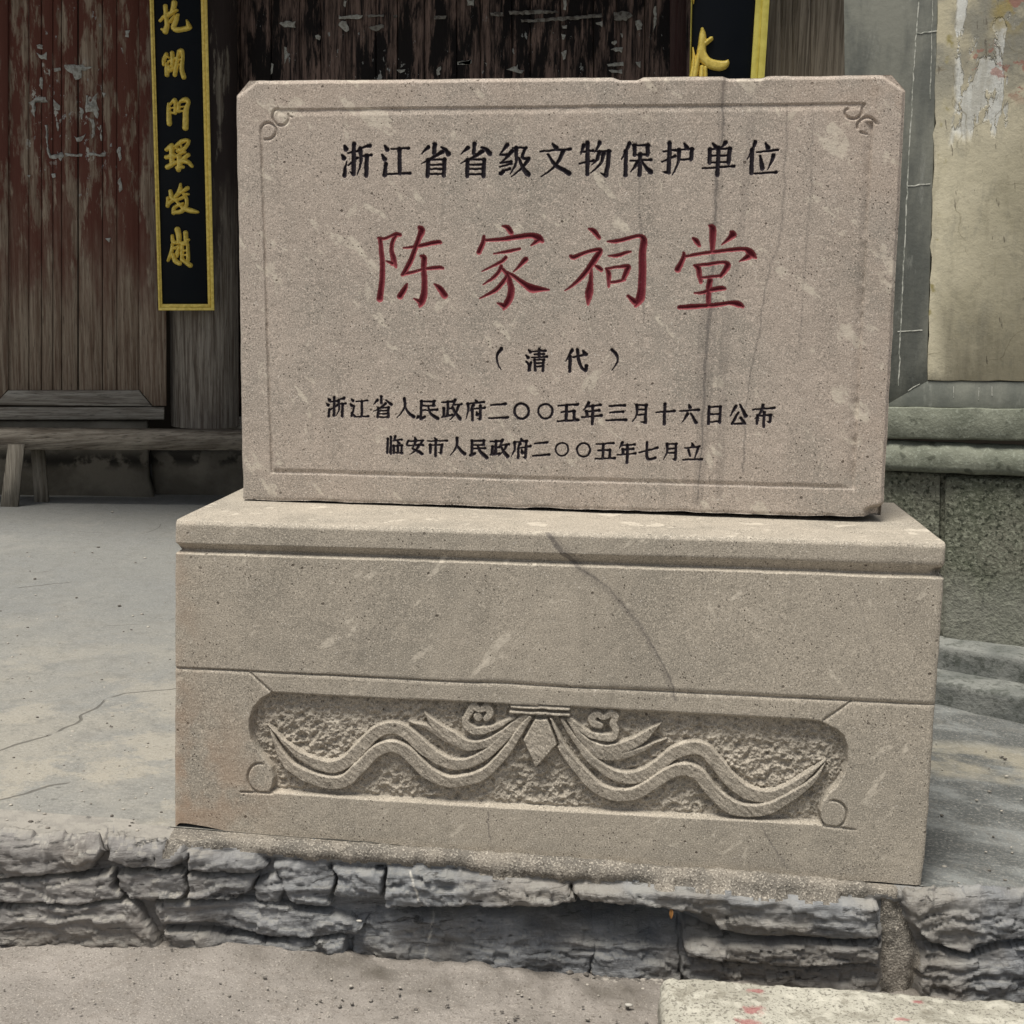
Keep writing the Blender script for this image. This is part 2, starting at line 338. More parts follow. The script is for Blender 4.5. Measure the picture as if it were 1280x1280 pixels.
# stroke code: letter + points; h thin bar, v post, p sweep to a point, n sweep that swells, d drop, o ring, b even stroke
BLACK = [
 (W1, 1.0, 'd 68 78 80 105|d 48 152 62 178|p 68 318 74 255 88 200|v 143 68 143 210 140 300|p 140 305 110 285|h 98 138 182 118|h 100 236 172 176|p 272 78 235 85 190 105|p 196 100 200 215 168 312|h 205 165 282 152|v 246 160 242 318'),
 (W1, 1.0, 'd 392 82 408 106|d 370 150 388 185|v 390 312 398 225|h 445 104 580 98|v 508 104 510 300|h 385 308 590 298'),
 (W1, 1.0, 'v 790 68 785 140|p 738 92 712 115 685 148|n 845 92 875 110 900 145|p 850 128 790 165 740 192 682 222|v 738 195 733 320|v 868 192 862 320|h 740 192 868 190|h 738 232 865 230|h 738 266 865 264|h 738 306 865 304'),
 (W1, 1.0, 'v 1108 62 1103 140|p 1056 95 1030 118 1000 148|n 1165 92 1200 108 1228 140|p 1170 125 1110 165 1060 190 1000 220|v 1054 195 1048 322|v 1185 192 1180 322|h 1056 190 1186 188|h 1054 232 1184 230|h 1054 266 1182 264|h 1054 308 1182 306'),
 (W2, 1.0, 'p 155 72 125 110 92 148|h 95 150 150 150|p 192 122 145 175 98 218|h 98 218 185 205|h 95 250 185 222|v 105 300 120 285|h 98 292 175 262|h 195 96 305 94|p 225 96 225 215 180 306|b 300 95 275 172 322 180|p 325 182 275 255 188 328|n 250 178 275 250 322 308'),
 (W2, 1.0, 'd 518 65 545 95|h 420 124 658 106|p 604 118 560 210 500 275 425 326|n 480 148 535 228 648 298'),
 (W2, 1.0, 'p 766 78 755 110 740 148|h 745 128 838 118|v 798 55 795 308|h 730 222 842 196|p 892 52 880 90 850 135|h 860 125 975 122|v 966 124 962 220 945 310|p 945 318 902 298|p 892 130 870 195 828 232|p 928 138 900 225 822 298'),
 (W3, 1.0, 'p -18 60 -50 130 -85 188|v -48 125 -52 316|v 20 78 22 150|h 20 76 130 74|v 128 76 124 150|h 20 150 128 148|h -12 200 150 190|v 66 150 60 312|p 50 205 20 250 -12 288|n 82 205 110 250 150 288'),
 (W3, 1.0, 'h 250 122 350 114|v 302 58 298 180 292 285|p 292 292 245 290|h 240 208 345 162|d 418 62 438 95|h 370 112 488 104|v 480 106 472 186|h 375 192 475 184|p 376 112 370 215 322 314'),
 (W3, 1.0, 'd 648 62 672 88|p 750 52 735 75 710 95|v 622 108 620 214|v 782 104 772 214|h 622 106 790 102|h 622 160 775 156|h 622 214 775 208|h 565 260 818 242|v 692 95 684 312'),
 (W3, 1.0, 'p 988 48 965 110 922 186|v 962 110 955 298|d 1068 62 1088 95|h 1000 130 1165 112|n 1028 160 1034 210 1042 258|p 1132 155 1115 210 1085 270|h 978 302 1155 290'),
 (W4, 1.0, 'p 122 42 80 100 84 165 116 230'),
 (W4, .9, 'd 358 52 376 70|d 338 100 356 120|b 340 158 360 178 372 235|b 362 235 382 165|h 400 68 510 60|h 410 94 495 88|h 388 122 522 114|v 456 48 456 120|v 414 142 420 236|h 414 144 498 140|v 494 142 488 240|h 420 172 490 170|h 420 200 490 198'),
 (W4, 1.1, 'p 748 58 725 100 688 155|v 730 112 728 242|h 758 120 876 94|b 796 48 805 140 838 215 872 234|v 876 198 872 236|d 842 62 858 84'),
 (W4, 1.0, 'p 1102 52 1148 105 1150 165 1102 234'),
 (T1, 1.0, 'd 90 72 102 88|d 74 124 88 140|v 92 258 102 185|v 152 58 150 252|h 115 108 182 100|h 115 188 186 142|p 258 66 225 76 195 92|p 200 90 205 185 172 254|h 205 132 272 125|v 242 130 238 262'),
 (T1, 1.0, 'd 338 75 352 92|d 325 130 340 148|b 335 255 352 205 366 150|h 388 102 502 92|v 446 100 446 256|h 368 267 512 258|b 335 225 375 262'),
 (T1, 1.0, 'v 655 52 655 118|p 615 88 572 132|n 705 86 758 132|p 700 125 645 170 568 208|v 622 172 616 272|v 732 168 728 272|h 622 172 732 168|h 620 202 728 200|h 620 234 728 232|h 620 270 728 268'),
 (T1, 1.05, 'p 900 70 908 150 870 220 822 272|n 905 150 940 220 998 266'),
 (T1, 1.1, 'h 1070 102 1222 100|v 1216 100 1208 150|h 1080 150 1215 146|v 1082 100 1076 290|b 1072 292 1120 264|h 1085 198 1250 190|n 1150 150 1185 235 1252 280|d 1035 280 1048 268'),
 (T2, 1.1, 'h 105 112 218 104|v 170 110 166 255|h 166 182 212 176|v 126 176 126 262|h 105 270 215 246|p 246 86 218 162|h 225 142 312 130|p 285 140 250 230 190 298|n 220 160 245 220 298 286'),
 (T2, 1.1, 'd 462 88 476 110|h 375 128 552 110|p 382 125 386 205 360 292|p 442 142 405 205|v 430 190 430 300|h 450 182 562 168|v 516 150 514 290|p 512 292 485 285|d 474 215 482 240'),
 (T2, 1.25, 'h 630 140 782 130|h 605 282 806 272'),
 (T2, 1.2, 'o 955 205 78'), (T2, 1.1, 'o 1210 208 76'),
 (T3, 1.25, 'h 155 148 356 132|v 242 145 236 300|h 185 217 322 206|v 320 206 326 300|h 145 314 362 300'),
 (T3, 1.2, 'p 476 118 450 160 418 198|h 450 158 605 140|h 455 210 588 198|v 452 208 460 260|h 405 270 612 252|v 522 150 515 342'),
 (T3, 1.25, 'h 693 152 862 142|h 705 222 842 210|h 664 304 872 298'),
 (T3, 1.15, 'p 990 140 990 240 942 322|h 990 140 1092 140|v 1088 140 1082 325|p 1078 328 1030 318|h 990 190 1085 186|h 988 244 1085 240'),
 (T4, 1.15, 'h 0 206 186 190|v 92 122 80 322'),
 (T4, 1.1, 'd 332 128 340 156|h 238 194 430 178|p 318 218 290 260 258 308|n 350 218 400 305'),
 (T4, 1.15, 'v 532 150 525 318|v 646 150 636 306|h 530 152 648 148|h 530 224 640 220|h 525 302 640 296'),
 (T4, 1.15, 'p 800 146 742 242|n 840 128 898 242|b 822 208 758 322|h 755 322 888 316|v 850 262 884 312'),
 (T4, 1.1, 'h 970 178 1185 158|p 1072 132 1045 205 988 268|h 1015 237 1150 230|v 1014 237 1010 316|v 1146 232 1140 300|p 1138 302 1112 296|v 1082 205 1076 346'),
 (U1, 1.0, 'v 86 82 84 238|v 126 58 122 246|p 176 52 152 114|h 165 98 246 90|d 202 108 216 132|v 158 160 158 240|h 158 162 252 158|v 248 158 244 240|h 158 240 256 238|v 203 160 203 238'),
 (U1, 1.0, 'd 398 62 408 88|b 325 102 308 142|h 325 107 488 98|b 486 98 470 132|h 310 157 492 150|p 405 115 368 198|p 442 152 410 210 340 258|n 370 192 420 214 478 250'),
 (U1, 1.05, 'd 626 72 642 98|h 545 107 766 98|v 576 150 576 238|h 575 152 712 148|v 706 150 696 238|p 694 240 668 232|v 638 105 635 272'),
 (U1, 1.1, 'p 880 72 882 150 850 210 802 268|n 880 150 915 205 968 250'),
 (U1, 1.15, 'h 1045 105 1192 102|v 1188 103 1184 146|h 1050 152 1185 148|v 1052 103 1046 266|b 1030 272 1086 246|h 1055 192 1198 186|n 1110 155 1150 230 1218 292'),
 (U2, 1.15, 'h 72 112 192 106|v 136 110 130 250|h 135 182 172 176|v 96 172 94 256|h 75 264 172 250|p 212 92 180 162|h 200 152 284 142|p 256 150 230 210 168 278|n 190 165 220 220 268 278'),
 (U2, 1.1, 'd 426 76 436 100|h 345 122 490 104|p 350 120 350 200 316 284|p 412 138 376 204|v 395 190 390 296|h 420 182 532 164|v 482 118 475 290|p 472 292 444 284|d 434 204 441 236'),
 (U2, 1.15, 'h 578 134 722 120|h 554 274 748 260'),
 (U2, .8, 'o 893 200 72'), (U2, .95, 'o 1138 205 76'),
 (U3, 1.1, 'h 50 142 246 128|v 132 140 122 300|h 68 214 208 206|v 207 206 201 300|h 38 308 262 300'),
 (U3, 1.1, 'p 348 122 312 190|h 340 157 487 145|h 350 202 472 195|v 352 200 356 250|h 288 264 497 248|v 405 150 400 352'),
 (U3, 1.15, 'h 538 236 748 184|b 632 118 624 230 632 300 672 312 724 296'),
 (U3, 1.1, 'p 860 140 860 230 816 318|h 860 142 967 138|v 962 140 952 312|p 948 316 918 312|h 860 192 957 188|h 858 242 955 238'),
 (U3, 1.1, 'd 1142 128 1151 154|h 1062 185 1228 168|b 1104 208 1120 272|p 1216 178 1172 304|h 1038 318 1256 312'),
]
RED = [
 ((9.846, 460, 270), '125,270,10 200,280,14 290,245,14 345,225,22 395,235,18/340,250,20 300,330,20 292,430,22 312,520,28 335,600,20 350,640,6/225,555,6 300,585,22/150,290,20 165,450,24 178,600,26 172,800,28 145,1020,34/632,140,18 662,180,36 630,270,28 590,380,26 540,520,26 470,660,26 425,725,18/435,392,6 580,380,16 720,350,22 860,322,24 895,325,14/420,725,16 560,690,14 690,655,14 860,635,20 925,645,12/650,495,12 690,520,30 685,640,28 695,800,30 690,960,34 660,1060,36 640,1110,14/565,1015,5 640,1060,24/480,835,8 450,900,26 395,990,32/820,840,8 880,890,30 945,980,34'),
 ((9.846, 585, 270), '425,125,8 490,145,26 530,205,26/195,250,14 190,320,22 135,445,26/215,300,14 400,290,20 600,260,26 780,240,28 870,270,38 920,315,16/870,295,30 775,365,5/320,465,5 480,440,16 640,405,12/465,515,20 420,560,18 300,620,12 170,685,4/410,620,16 380,690,20 300,770,16 185,845,4/400,640,18 450,680,18 480,740,20 420,830,22 330,920,22 145,1015,4/480,700,20 510,800,28 532,900,34 520,1000,36 470,1090,34 440,1145,12/360,1070,5 440,1105,30/710,535,28 650,600,20 560,690,4/490,700,12 560,740,20 680,830,28 780,890,44 880,900,30 995,910,8'),
 ((9.846, 700, 270), '355,155,8 420,190,28 480,270,20/130,495,16 170,510,24 300,455,18 450,415,20 500,430,24 440,520,34 360,640,30 260,760,24 150,860,14 60,920,4/385,650,14 380,800,24 358,950,42 345,1085,12/420,605,6 470,635,22 510,665,20/585,315,8 700,310,20 860,270,20 980,245,18 1035,300,34 1015,450,38 1015,700,40 1005,900,42 985,1020,46 930,1110,14/835,985,14 920,1060,34/595,490,5 700,490,20 800,455,18 870,440,8/570,650,12 600,720,26 600,870,12/570,650,12 700,630,14 830,620,22 830,660,30 780,780,22/610,820,10 700,810,14 800,785,12'),
 ((9.846, 835, 270), '505,115,8 550,150,34 550,280,34 545,440,20/310,275,12 350,310,28 385,365,18/770,195,12 800,230,38 740,290,20 660,355,4/195,455,14 190,520,24 120,660,32/210,500,14 400,465,16 600,440,18 800,415,22 950,410,22 1020,460,42 1080,515,14/990,500,34 880,560,4/325,610,12 372,640,28 385,720,26 405,815,18/330,610,12 500,595,18 680,570,16 735,605,32 700,680,28 650,740,20/410,760,10 520,750,14 660,735,12/515,800,30 500,900,28 498,1090,22/325,950,6 420,945,16 540,910,24 660,890,26 710,900,8/140,1125,22 300,1115,26 560,1100,22 760,1070,22 860,1085,34 920,1115,16'),
]
def code(fr, k, s):
    f, ox, oy = fr; out = []
    for st in s.split('|'):
        t, *v = st.split(); v = [float(q) for q in v]; g = f/6.4*k if fr in (W1, W2, W3, W4) else f/8.533*k
        if t == 'o':
            cx, cy, r = v; out.append([(ox+(cx+r*math.cos(a))/f, oy+(cy+r*1.02*math.sin(a))/f, 1.25*k) for a in np.linspace(0, 2*math.pi, 25)]); continue
        P = list(zip(v[::2], v[1::2])); n = len(P)
        big = fr in (W1, W2, W3)
        hw = {'h': 1.4 if big else 1.1, 'v': 2.75 if big else 1.65, 'p': 2.3 if big else 1.5, 'n': 2.5 if big else 1.65, 'd': 2.7 if big else 1.8, 'b': 1.9 if big else 1.4}[t]*k
        if fr is W4: hw *= 1.2
        q = []
        for i, (x, y) in enumerate(P):
            u = i/(n-1)
            e = {'h': .8+.5*u, 'v': 1.05-.1*u, 'p': 1.2-.95*u, 'n': .6+.7*u, 'd': .55+.6*u, 'b': 1}[t]
            q.append((ox+x/f, oy+y/f, hw*e))
        if t == 'h': q.insert(1, (q[0][0]*.8+q[1][0]*.2, q[0][1]*.8+q[1][1]*.2, hw*.85)); q.insert(2, (q[0][0]*.15+q[2][0]*.85, q[0][1]*.15+q[2][1]*.85, hw*1.0)); q[-1] = (*q[-1][:2], hw*1.45)
        if t == 'v': q.insert(1, (q[0][0]*.85+q[1][0]*.15, q[0][1]*.85+q[1][1]*.15, hw*.9)); q[0] = (*q[0][:2], hw*1.1)
        out.append(spl(q, 3) if n > 2 and t != 'h' else q)
    return out
def redcode(fr, s):
    f, ox, oy = fr
    return [spl([(ox+a/f, oy+b/f, c/f*1.12+.12) for a, b, c in (map(float, p.split(',')) for p in st.split())], 3) for st in s.split('/')]
def strokes_sd(X, Y, strokes, jit=.35, seed=0):
    Xj = X+jit*fbm(X, Y, 5, o=2, s=seed); Yj = Y+jit*fbm(X, Y, 5, o=2, s=seed+9); d = np.full(X.shape, 1e9)
    for s in strokes: d = np.minimum(d, cap_sd(Xj, Yj, s))
    return d
# ---------------------------------------------------------------- the inscribed tablet
def tablet():
    pl = (.25, -.04); YL = .16
    c = [on(*p, pl) for p in ((294, 100), (1134, 92.5), (1104, 647), (303, 624))]
    th = thing('stone_tablet', (0, .33, .62), 'upright pinkish sandstone tablet carved with large red and small black Chinese characters', 'stone tablet')
    # axes in photo pixels, mapped to u, v
    xs = axis(294, (302, .9), (322, 2.5), (368, .85), (404, 2.2), (976, .62), (1045, 1.7), (1100, .85), (1124, 2.5), (1134, .9))
    ys = axis(96, (104, .9), (124, 2.2), (172, 1.1), (176, 2), (224, .62), (275, 2.2), (393, .72), (434, 2.2), (466, .66), (494, 2.2), (536, .62), (544, 1.5), (581, .62), (588, 2), (620, 1.1), (634, 1.5), (638, 1))
    u = (xs-294)/840; v = (ys-96)/(638-96)
    # perspective-correct v is close to linear here; positions come from the true plane, details from the pixel each point shows at
    U, V = np.meshgrid(u, v)
    hgt = .86
    P = (c[0]*(1-V)[..., None]+c[3]*V[..., None])*(1-U)[..., None]+(c[1]*(1-V)[..., None]+c[2]*V[..., None])*U[..., None]
    wd = np.linalg.norm(c[1]-c[0]); ht = np.linalg.norm(c[3]-c[0])
    dT, dB, dL, dR = V*ht, (1-V)*ht, U*wd, (1-U)*wd
    # clipped upper corners: squeeze the outermost 7 cm of the columns
    cut = np.maximum(0, .030-dT)*.9; ex = (c[1]-c[0])/wd; bnd = .07
    P += ex*(np.where(dL < bnd, cut*(1-dL/bnd), 0)-np.where(dR < bnd, cut*(1-dR/bnd), 0))[..., None]
    X, Y = px(P)
    dCut = np.minimum(np.hypot(0, 0)+(dL+dT-.03)*.7+.0, (dR+dT-.03)*.7)
    # waviness and chips of the outline
    top = (1-np.clip(dT/.02, 0, 1))
    chip = .0022*np.abs(fbm(X, Y*0, 60, o=4, s=3))+.0052*(sm(764, 776, X)*(1-sm(796, 806, X))+.8*sm(902, 912, X)*(1-sm(950, 962, X)))
    P[..., 2] -= top*chip
    P[..., 0] += .0012*fbm(X*0, Y, 30, o=3, s=5)*(1-np.clip(dL/.02, 0, 1))+.0012*fbm(X*0, Y, 26, o=3, s=6)*(1-np.clip(dR/.02, 0, 1))
    P[..., 2] += (1-np.clip(dB/.03, 0, 1))*.003*fbm(X, Y*0, 40, o=3, s=8)
    X, Y = px(P)
    rec = np.zeros(X.shape)
    e = np.minimum(np.minimum(dT/.0078, dL/.005), np.minimum(dR/.007, np.maximum(dCut, 0)/.0065))
    rec += .0075*np.clip(1-e, 0, 1)
    rec += .003*np.clip(1-dB/.006, 0, 1)*(.5+.5*fbm(X, Y, 14, o=3, s=4))
    rec += .0004*fbm(X, Y, 9, o=3, s=11)+.0010*fbm(X, Y, 160, o=2, s=12)
    rec += .030*sm(1078, 1092, X)*sm(634-.25*(X-1080), 642-.2*(X-1080), Y)          # broken lower right corner
    # border groove with curled corners
    def ln(x0, y0, x1, y1, q, r): return r
    wob = .35*fbm(X, Y, 30, o=2, s=21)
    yt = 136.5+(X-345)*(-7.5/733)+wob; xl = 326+(Y-158)*(14/432)+wob; xr = 1091.5+(Y-155)*(-23.5/455)+wob; yb = 591+(X-340)*(20.5/728)+wob
    inx = (X > xl-1) & (X < xr+1); iny = (Y > yt-1) & (Y < yb+1)
    g = .0042*sm(-.9, .4, Y-yt)*np.clip(1-(Y-yt)/9, 0, 1)*((X > 346) & (X < 1079))
    g = np.maximum(g, .0050*np.clip(1.3-np.abs(X-xl)/1.9, 0, 1)*((Y > 158) & (Y < yb)))
    g = np.maximum(g, .0070*sm(1.0, -.4, X-xr)*np.clip(1+(X-xr)/11, 0, 1)*((Y > 152) & (Y < yb)))
    g = np.maximum(g, .0036*sm(1.0, -.4, Y-yb)*np.clip(1+(Y-yb)/6, 0, 1)*((X > xl-1) & (X < xr)))
    f7 = lambda s, f, ox, oy, w_: spl([(ox+a/f, oy+b/f, w_) for a, b in s], 4)
    for s in (f7([(720, 597), (660, 630), (645, 720), (690, 795), (760, 822), (830, 790), (862, 725), (852, 665)], 10.667, 280, 80, 1.5),
              f7([(852, 690), (905, 706)], 10.667, 280, 80, 1.0),
              f7([(490, 960), (492, 860), (530, 805), (590, 785), (655, 812), (690, 870), (680, 940), (620, 995), (545, 1006)], 10.667, 280, 80, 1.5),
              f7([(372, 552), (345, 600), (338, 660), (290, 708), (220, 716), (162, 690), (150, 630), (182, 602)], 9.143, 1040, 70, 1.7),
              f7([(512, 772), (460, 716), (400, 700), (340, 722), (295, 775), (290, 822)], 9.143, 1040, 70, 1.7),
              f7([(330, 872), (400, 892)], 9.143, 1040, 70, 1.6)):
        g = np.maximum(g, .0052*np.clip(-cap_sd(X, Y, s)/1.3+.4, 0, 1))
    rec += g*(.85+.3*fbm(X, Y, 12, o=2, s=31))
    # cut characters
    sd = np.full(X.shape, 9.); cid = np.zeros((len(ys)-1, len(xs)-1), int)
    chars = [(redcode(f, s), 'red', 3.6) for f, s in RED]+[(code(*b), 'black', 2.4) for b in BLACK]
    for n, (st, colr, deep) in enumerate(chars, 1):
        a = np.array([p for s in st for p in s]); r = a[:, 2].max()+2.5
        x0, x1, y0, y1 = a[:, 0].min()-r, a[:, 0].max()+r, a[:, 1].min()-r, a[:, 1].max()+r
        m = (X > x0) & (X < x1) & (Y > y0) & (Y < y1); ri = np.where(m.any(1))[0]; ci = np.where(m.any(0))[0]
        R_, C_ = slice(ri[0], ri[-1]+1), slice(ci[0], ci[-1]+1)
        d = strokes_sd(X[R_, C_], Y[R_, C_], st, .55 if colr == 'black' else .3, n*3)
        sd[R_, C_] = np.minimum(sd[R_, C_], d)
        rec[R_, C_] += np.clip(-(d-.25)*(.0017 if colr == 'red' else .0019), 0, deep*.0015)
        own = (d < .75); fo = own[:-1, :-1] | own[1:, :-1] | own[:-1, 1:] | own[1:, 1:]
        s_ = cid[ri[0]:ri[-1], ci[0]:ci[-1]]; s_[fo & (s_ == 0)] = n
    P[..., 1] += rec
    # veins
    vein = np.zeros(X.shape)
    for pts, a_ in (([(906, 96, 1.6), (903, 165, 1.0), (897, 215, 1.6), (893, 285, 1.4), (890, 350, 1.8), (884, 420, 2.2), (880, 480, 1.4), (876, 560, .8), (873, 625, .6)], 1), ([(906, 96, 5), (899, 215, 5), (890, 350, 8), (883, 430, 11), (878, 520, 8), (873, 625, 6)], .32),
                    ([(984, 130, .5), (981, 200, .5), (976, 290, .5), (960, 345, .4), (948, 420, .4), (934, 500, .3), (928, 590, .8)], .8),
                    ([(1015, 130, .4), (1012, 260, .5), (1003, 380, .4), (1000, 430, .3)], .6),
                    ([(801, 165, .8), (800, 300, 1.0), (806, 400, .9)], .5), ([(940, 150, 5), (925, 300, 4), (905, 430, 6), (900, 620, 5)], .3)):
        s = spl(pts, 4); d = cap_sd(X+2.5*fbm(X, Y, 26, o=3, s=41)+1.6*fbm(X, Y, 7, o=3, s=43), Y, s); vein = np.maximum(vein, a_*np.clip(.8-d/1.6, 0, 1))
    rust = .55*sm(90, 20, np.abs(Y-100)*1.0+0*X)*.35+.35*np.exp(-((X-1108)/60)**2)*.6
    at = {'vein': vein, 'rust': rust*.5, 'sd': sd}
    F = gridf(*X.shape)
    bodyF = F[cid == 0].reshape(-1, 4)
    # sides and back
    Pv = P.reshape(-1, 3); R_, C_ = X.shape; ids = np.arange(R_*C_).reshape(R_, C_)
    ring = np.concatenate([ids[0, :], ids[1:, -1], ids[-1, :-1][::-1], ids[1:-1, 0][::-1]])
    V = [Pv]; rows = [ring]; cnt = len(Pv); k = len(ring); RP = Pv[ring]; cen = RP.mean(0)
    for q, dep in enumerate((.02, .06, .11, YL-.004, YL)):
        Q = RP.copy(); Q[:, 1] = cen[1]+(RP[:, 0]-cen[0])*-.04+dep
        Q[:, [0, 2]] += .0015*np.stack([fbm(RP[:, 0], RP[:, 2], .05, o=3, s=50+q), fbm(RP[:, 0], RP[:, 2], .05, o=3, s=60+q)], 1)
        if dep == YL: Q[:, [0, 2]] = cen[[0, 2]]+(Q[:, [0, 2]]-cen[[0, 2]])*.994
        V.append(Q); rows.append(np.arange(cnt, cnt+k)); cnt += k
    fs = [bodyF]
    for a, b in zip(rows, rows[1:]): fs.append(np.stack([a, np.roll(a, -1), np.roll(b, -1), b], 1)[:, ::-1])
    V.append(V[-1].mean(0)[None]); last = rows[-1]
    fs.append(np.stack([last, np.roll(last, -1), np.full(k, cnt), np.full(k, cnt)], 1)[:, ::-1])
    VV = np.vstack(V); FF = np.vstack(fs[:-1]); tri = fs[-1]
    faces = FF
    A = {q: np.concatenate([w_.ravel(), np.zeros(len(VV)-w_.size)+(9 if q == 'sd' else 0)]) for q, w_ in at.items()}
    u_, inv = np.unique(faces, return_inverse=True)
    mk('slab', VV[u_], inv.reshape(faces.shape), mat_stele, th, {q: w_[u_] for q, w_ in A.items()})
    bk = VV[last]; mk('back_face', np.vstack([bk, bk.mean(0)[None]]), [(i, (i+1) % k, k) for i in range(k)], mat_stele, th, {'vein': np.zeros(k+1), 'rust': np.zeros(k+1)}, smooth=False)
    for n, (st, colr, deep) in enumerate(chars, 1):
        if (cid == n).any(): sub('character', P, F[cid == n], mat_red if colr == 'red' else mat_black, th, at, label=('large dark red carved character' if colr == 'red' else 'black painted carved character'))
    return th
# ---------------------------------------------------------------- the carved base
BTL, BTR, BBL, BBR = on(219, 652, (0, 0)), on(1183, 681, (0, 0)), on(218, 1034, (0, 0)), on(1154, 1108, (0, 0))
def base():
    th = thing('carved_plinth', (0, .26, 0), 'wide carved sandstone base with ribbon relief that carries the inscribed tablet', 'plinth')
    def yl(l, r): return lambda X: l+(r-l)*(X-219)/(1180-219)
    xs = axis(0, (.008, .0018), (.08, .004), (.90, .00078), (.965, .0034), (1-.008, .004), (1, .0016))
    # v along left edge: 652..1034
    vv = lambda y: (y-652)/(1034-652)
    ys = axis(0, (vv(660), .003), (vv(674), .006), (vv(694), .0016), (vv(704), .004), (vv(828), .0072), (vv(840), .0020), (vv(856), .0042), (vv(992), .00205), (vv(1004), .0035), (vv(1022), .006), (1, .0032))
    # the right end is taller in pixels; the relief band lies inside the fine rows all along
    U, V = np.meshgrid(xs, ys)
    P = (BTL*(1-V)[..., None]+BBL*V[..., None])*(1-U)[..., None]+(BTR*(1-V)[..., None]+BBR*V[..., None])*U[..., None]
    W_ = 1.45; dL, dR = U*W_, (1-U)*W_; X, Y = px(P)
    wob = .5*fbm(X, Y*0, 90, o=3, s=1)
    L1, L2, L3 = yl(678, 705)(X)+wob, yl(687.5, 720.5)(X)+wob, yl(691.8, 723.8)(X)+.6*fbm(X, Y*0, 14, o=2, s=2)+wob
    rec = np.where(Y < L1, 0, np.where(Y < L2, .016*(Y-L1)/(L2-L1), np.clip(.016*(L3-Y)/(L3-L2), 0, 1)))
    rec = np.where(Y > L3, 0, rec)
    chL = sm(1166, 1176, X)*sm(712, 706, np.abs(Y-714)+700)*.012
    inset = rec.copy()
    rec = rec+chL*sm(1, 0, np.abs(Y-715)/7)
    bb = .008; eL = np.clip(1-dL/bb, 0, 1); eR = np.clip(1-dR/bb, 0, 1)
    rec += .0035*np.maximum(eL, eR)**2
    topd = V*(BTL[2]-BBL[2]); rec += .0045*np.clip(1-topd/.006, 0, 1)**1.5*(1+.6*fbm(X, Y, 18, o=3, s=4))
    rec += .0004*fbm(X, Y, 8, o=3, s=7)+.0014*fbm(X, Y, 220, o=2, s=8)
    # joint
    js = (835.2+(X-218)*(879.5-833.5)/(1169-218))+.8*fbm(X, Y*0, 80, o=3, s=12)
    jd = Y-js
    rec += .006*np.clip(1-np.abs(jd+.2)/1.7, 0, 1)+.0018*sm(0, .8, jd)*np.clip(1-jd/4.5, 0, 1)
    for a, b in (((313, 841.5), (339.5, 865.5)), ((1064, 877), (1029, 901))):
        rec += .005*np.clip(1-cap_sd(X, Y, [(*a, 0), (*b, 0)])/1.9, 0, 1)
    # sunk panel
    pan = [(338.7, 865), (481, 872.7), (700, 882.6), (1025, 901), (1045.6, 911), (1056, 920), (1060.5, 935), (1060.5, 954), (1056, 969), (1047.7, 982.5), (1037, 992), (1030, 1002), (1026, 1014), (1030, 1025), (1037, 1032),
           (1025, 1031.5), (900, 1025), (700, 1014.5), (450, 999.5), (335, 991), (339, 984), (341, 973), (338, 961), (330, 950), (320, 938), (313, 925), (310.3, 912), (310.5, 900), (316, 884), (326, 873)]
    psd = poly_sd(X+.5*fbm(X, Y, 14, o=2, s=3), Y+.5*fbm(X, Y, 14, o=2, s=5), pan)
    rough = np.abs(fbm(X, Y, 13, 11, o=4, s=71, g=.6))*.015-.006+.0035*fbm(X, Y, 5, o=2, s=73)+.0035*np.abs(fbm(X+Y*.6, Y-X*.3, 9, 24, o=3, s=75))
    floor = sm(.2, -3.2, psd)*(.0195+rough*sm(0, -9, psd))
    # end scrolls: discs stay proud with a groove round them
    disc = np.zeros(X.shape)
    for cx, cy, rx, ry, sg in ((324, 972.5, 13.4, 16.2, -1), (1041.5, 1018, 15.5, 15.5, 1)):
        dd = np.hypot((X-cx)/rx, (Y-cy)/ry)*((rx+ry)/2)-(rx+ry)/2
        floor = np.where(dd < 0, floor*sm(0, -2, -(-dd))*0, floor)
        side = sm(-.3, .5, sg*(X-cx)/rx+.2-.9*((Y-cy)/ry)*0)
        gr = .006*np.clip(1-np.abs(dd-1.4)/2.2, 0, 1)*sm(-.35, .25, sg*(X-cx)/rx+(0.25 if sg < 0 else .1)*(cy-Y)/ry)
        floor = np.maximum(floor, gr)
    floor = np.maximum(floor, .005*np.clip(1-cap_sd(X, Y, [(301, 990.5, 0), (340, 991.5, .6)])/1.8, 0, 1))
    floor = np.maximum(floor, .005*np.clip(1-cap_sd(X, Y, [(1030, 1032.5, .6), (1067, 1037, 0)])/1.8, 0, 1))
    # relief carvings
    q5 = lambda s, w_: spl([(200+a/2.56, 820+b/2.56, c) for (a, b), c in zip(s, w_)], 5)
    q6 = lambda s, w_: spl([(680+a/2.4615, 820+b/2.4615, c) for (a, b), c in zip(s, w_)], 5)
    qc = lambda s, w_: spl([(560+a/4.923, 860+b/4.923, c) for (a, b), c in zip(s, w_)], 4)
    RB = []   # (name, sd, height, bevel, order)
    def add(name, grp, s, H=.0125, bev=1.5): RB.append((name, grp, [(a, b, c*(1.17 if name == 'ribbon' else 1.12)) for a, b, c in s], H, bev))
    add('ribbon', 1, q5([(342, 225), (400, 285), (450, 325), (530, 358), (590, 345), (640, 298), (690, 250), (740, 233), (790, 252), (850, 305), (910, 342), (970, 350), (1040, 322), (1100, 268), (1150, 215), (1172, 196)], [1, 3, 5, 7, 7.5, 7.5, 7.5, 7.5, 7.5, 7.5, 7, 6.5, 6, 5, 3.5, 2.5]), .0120)
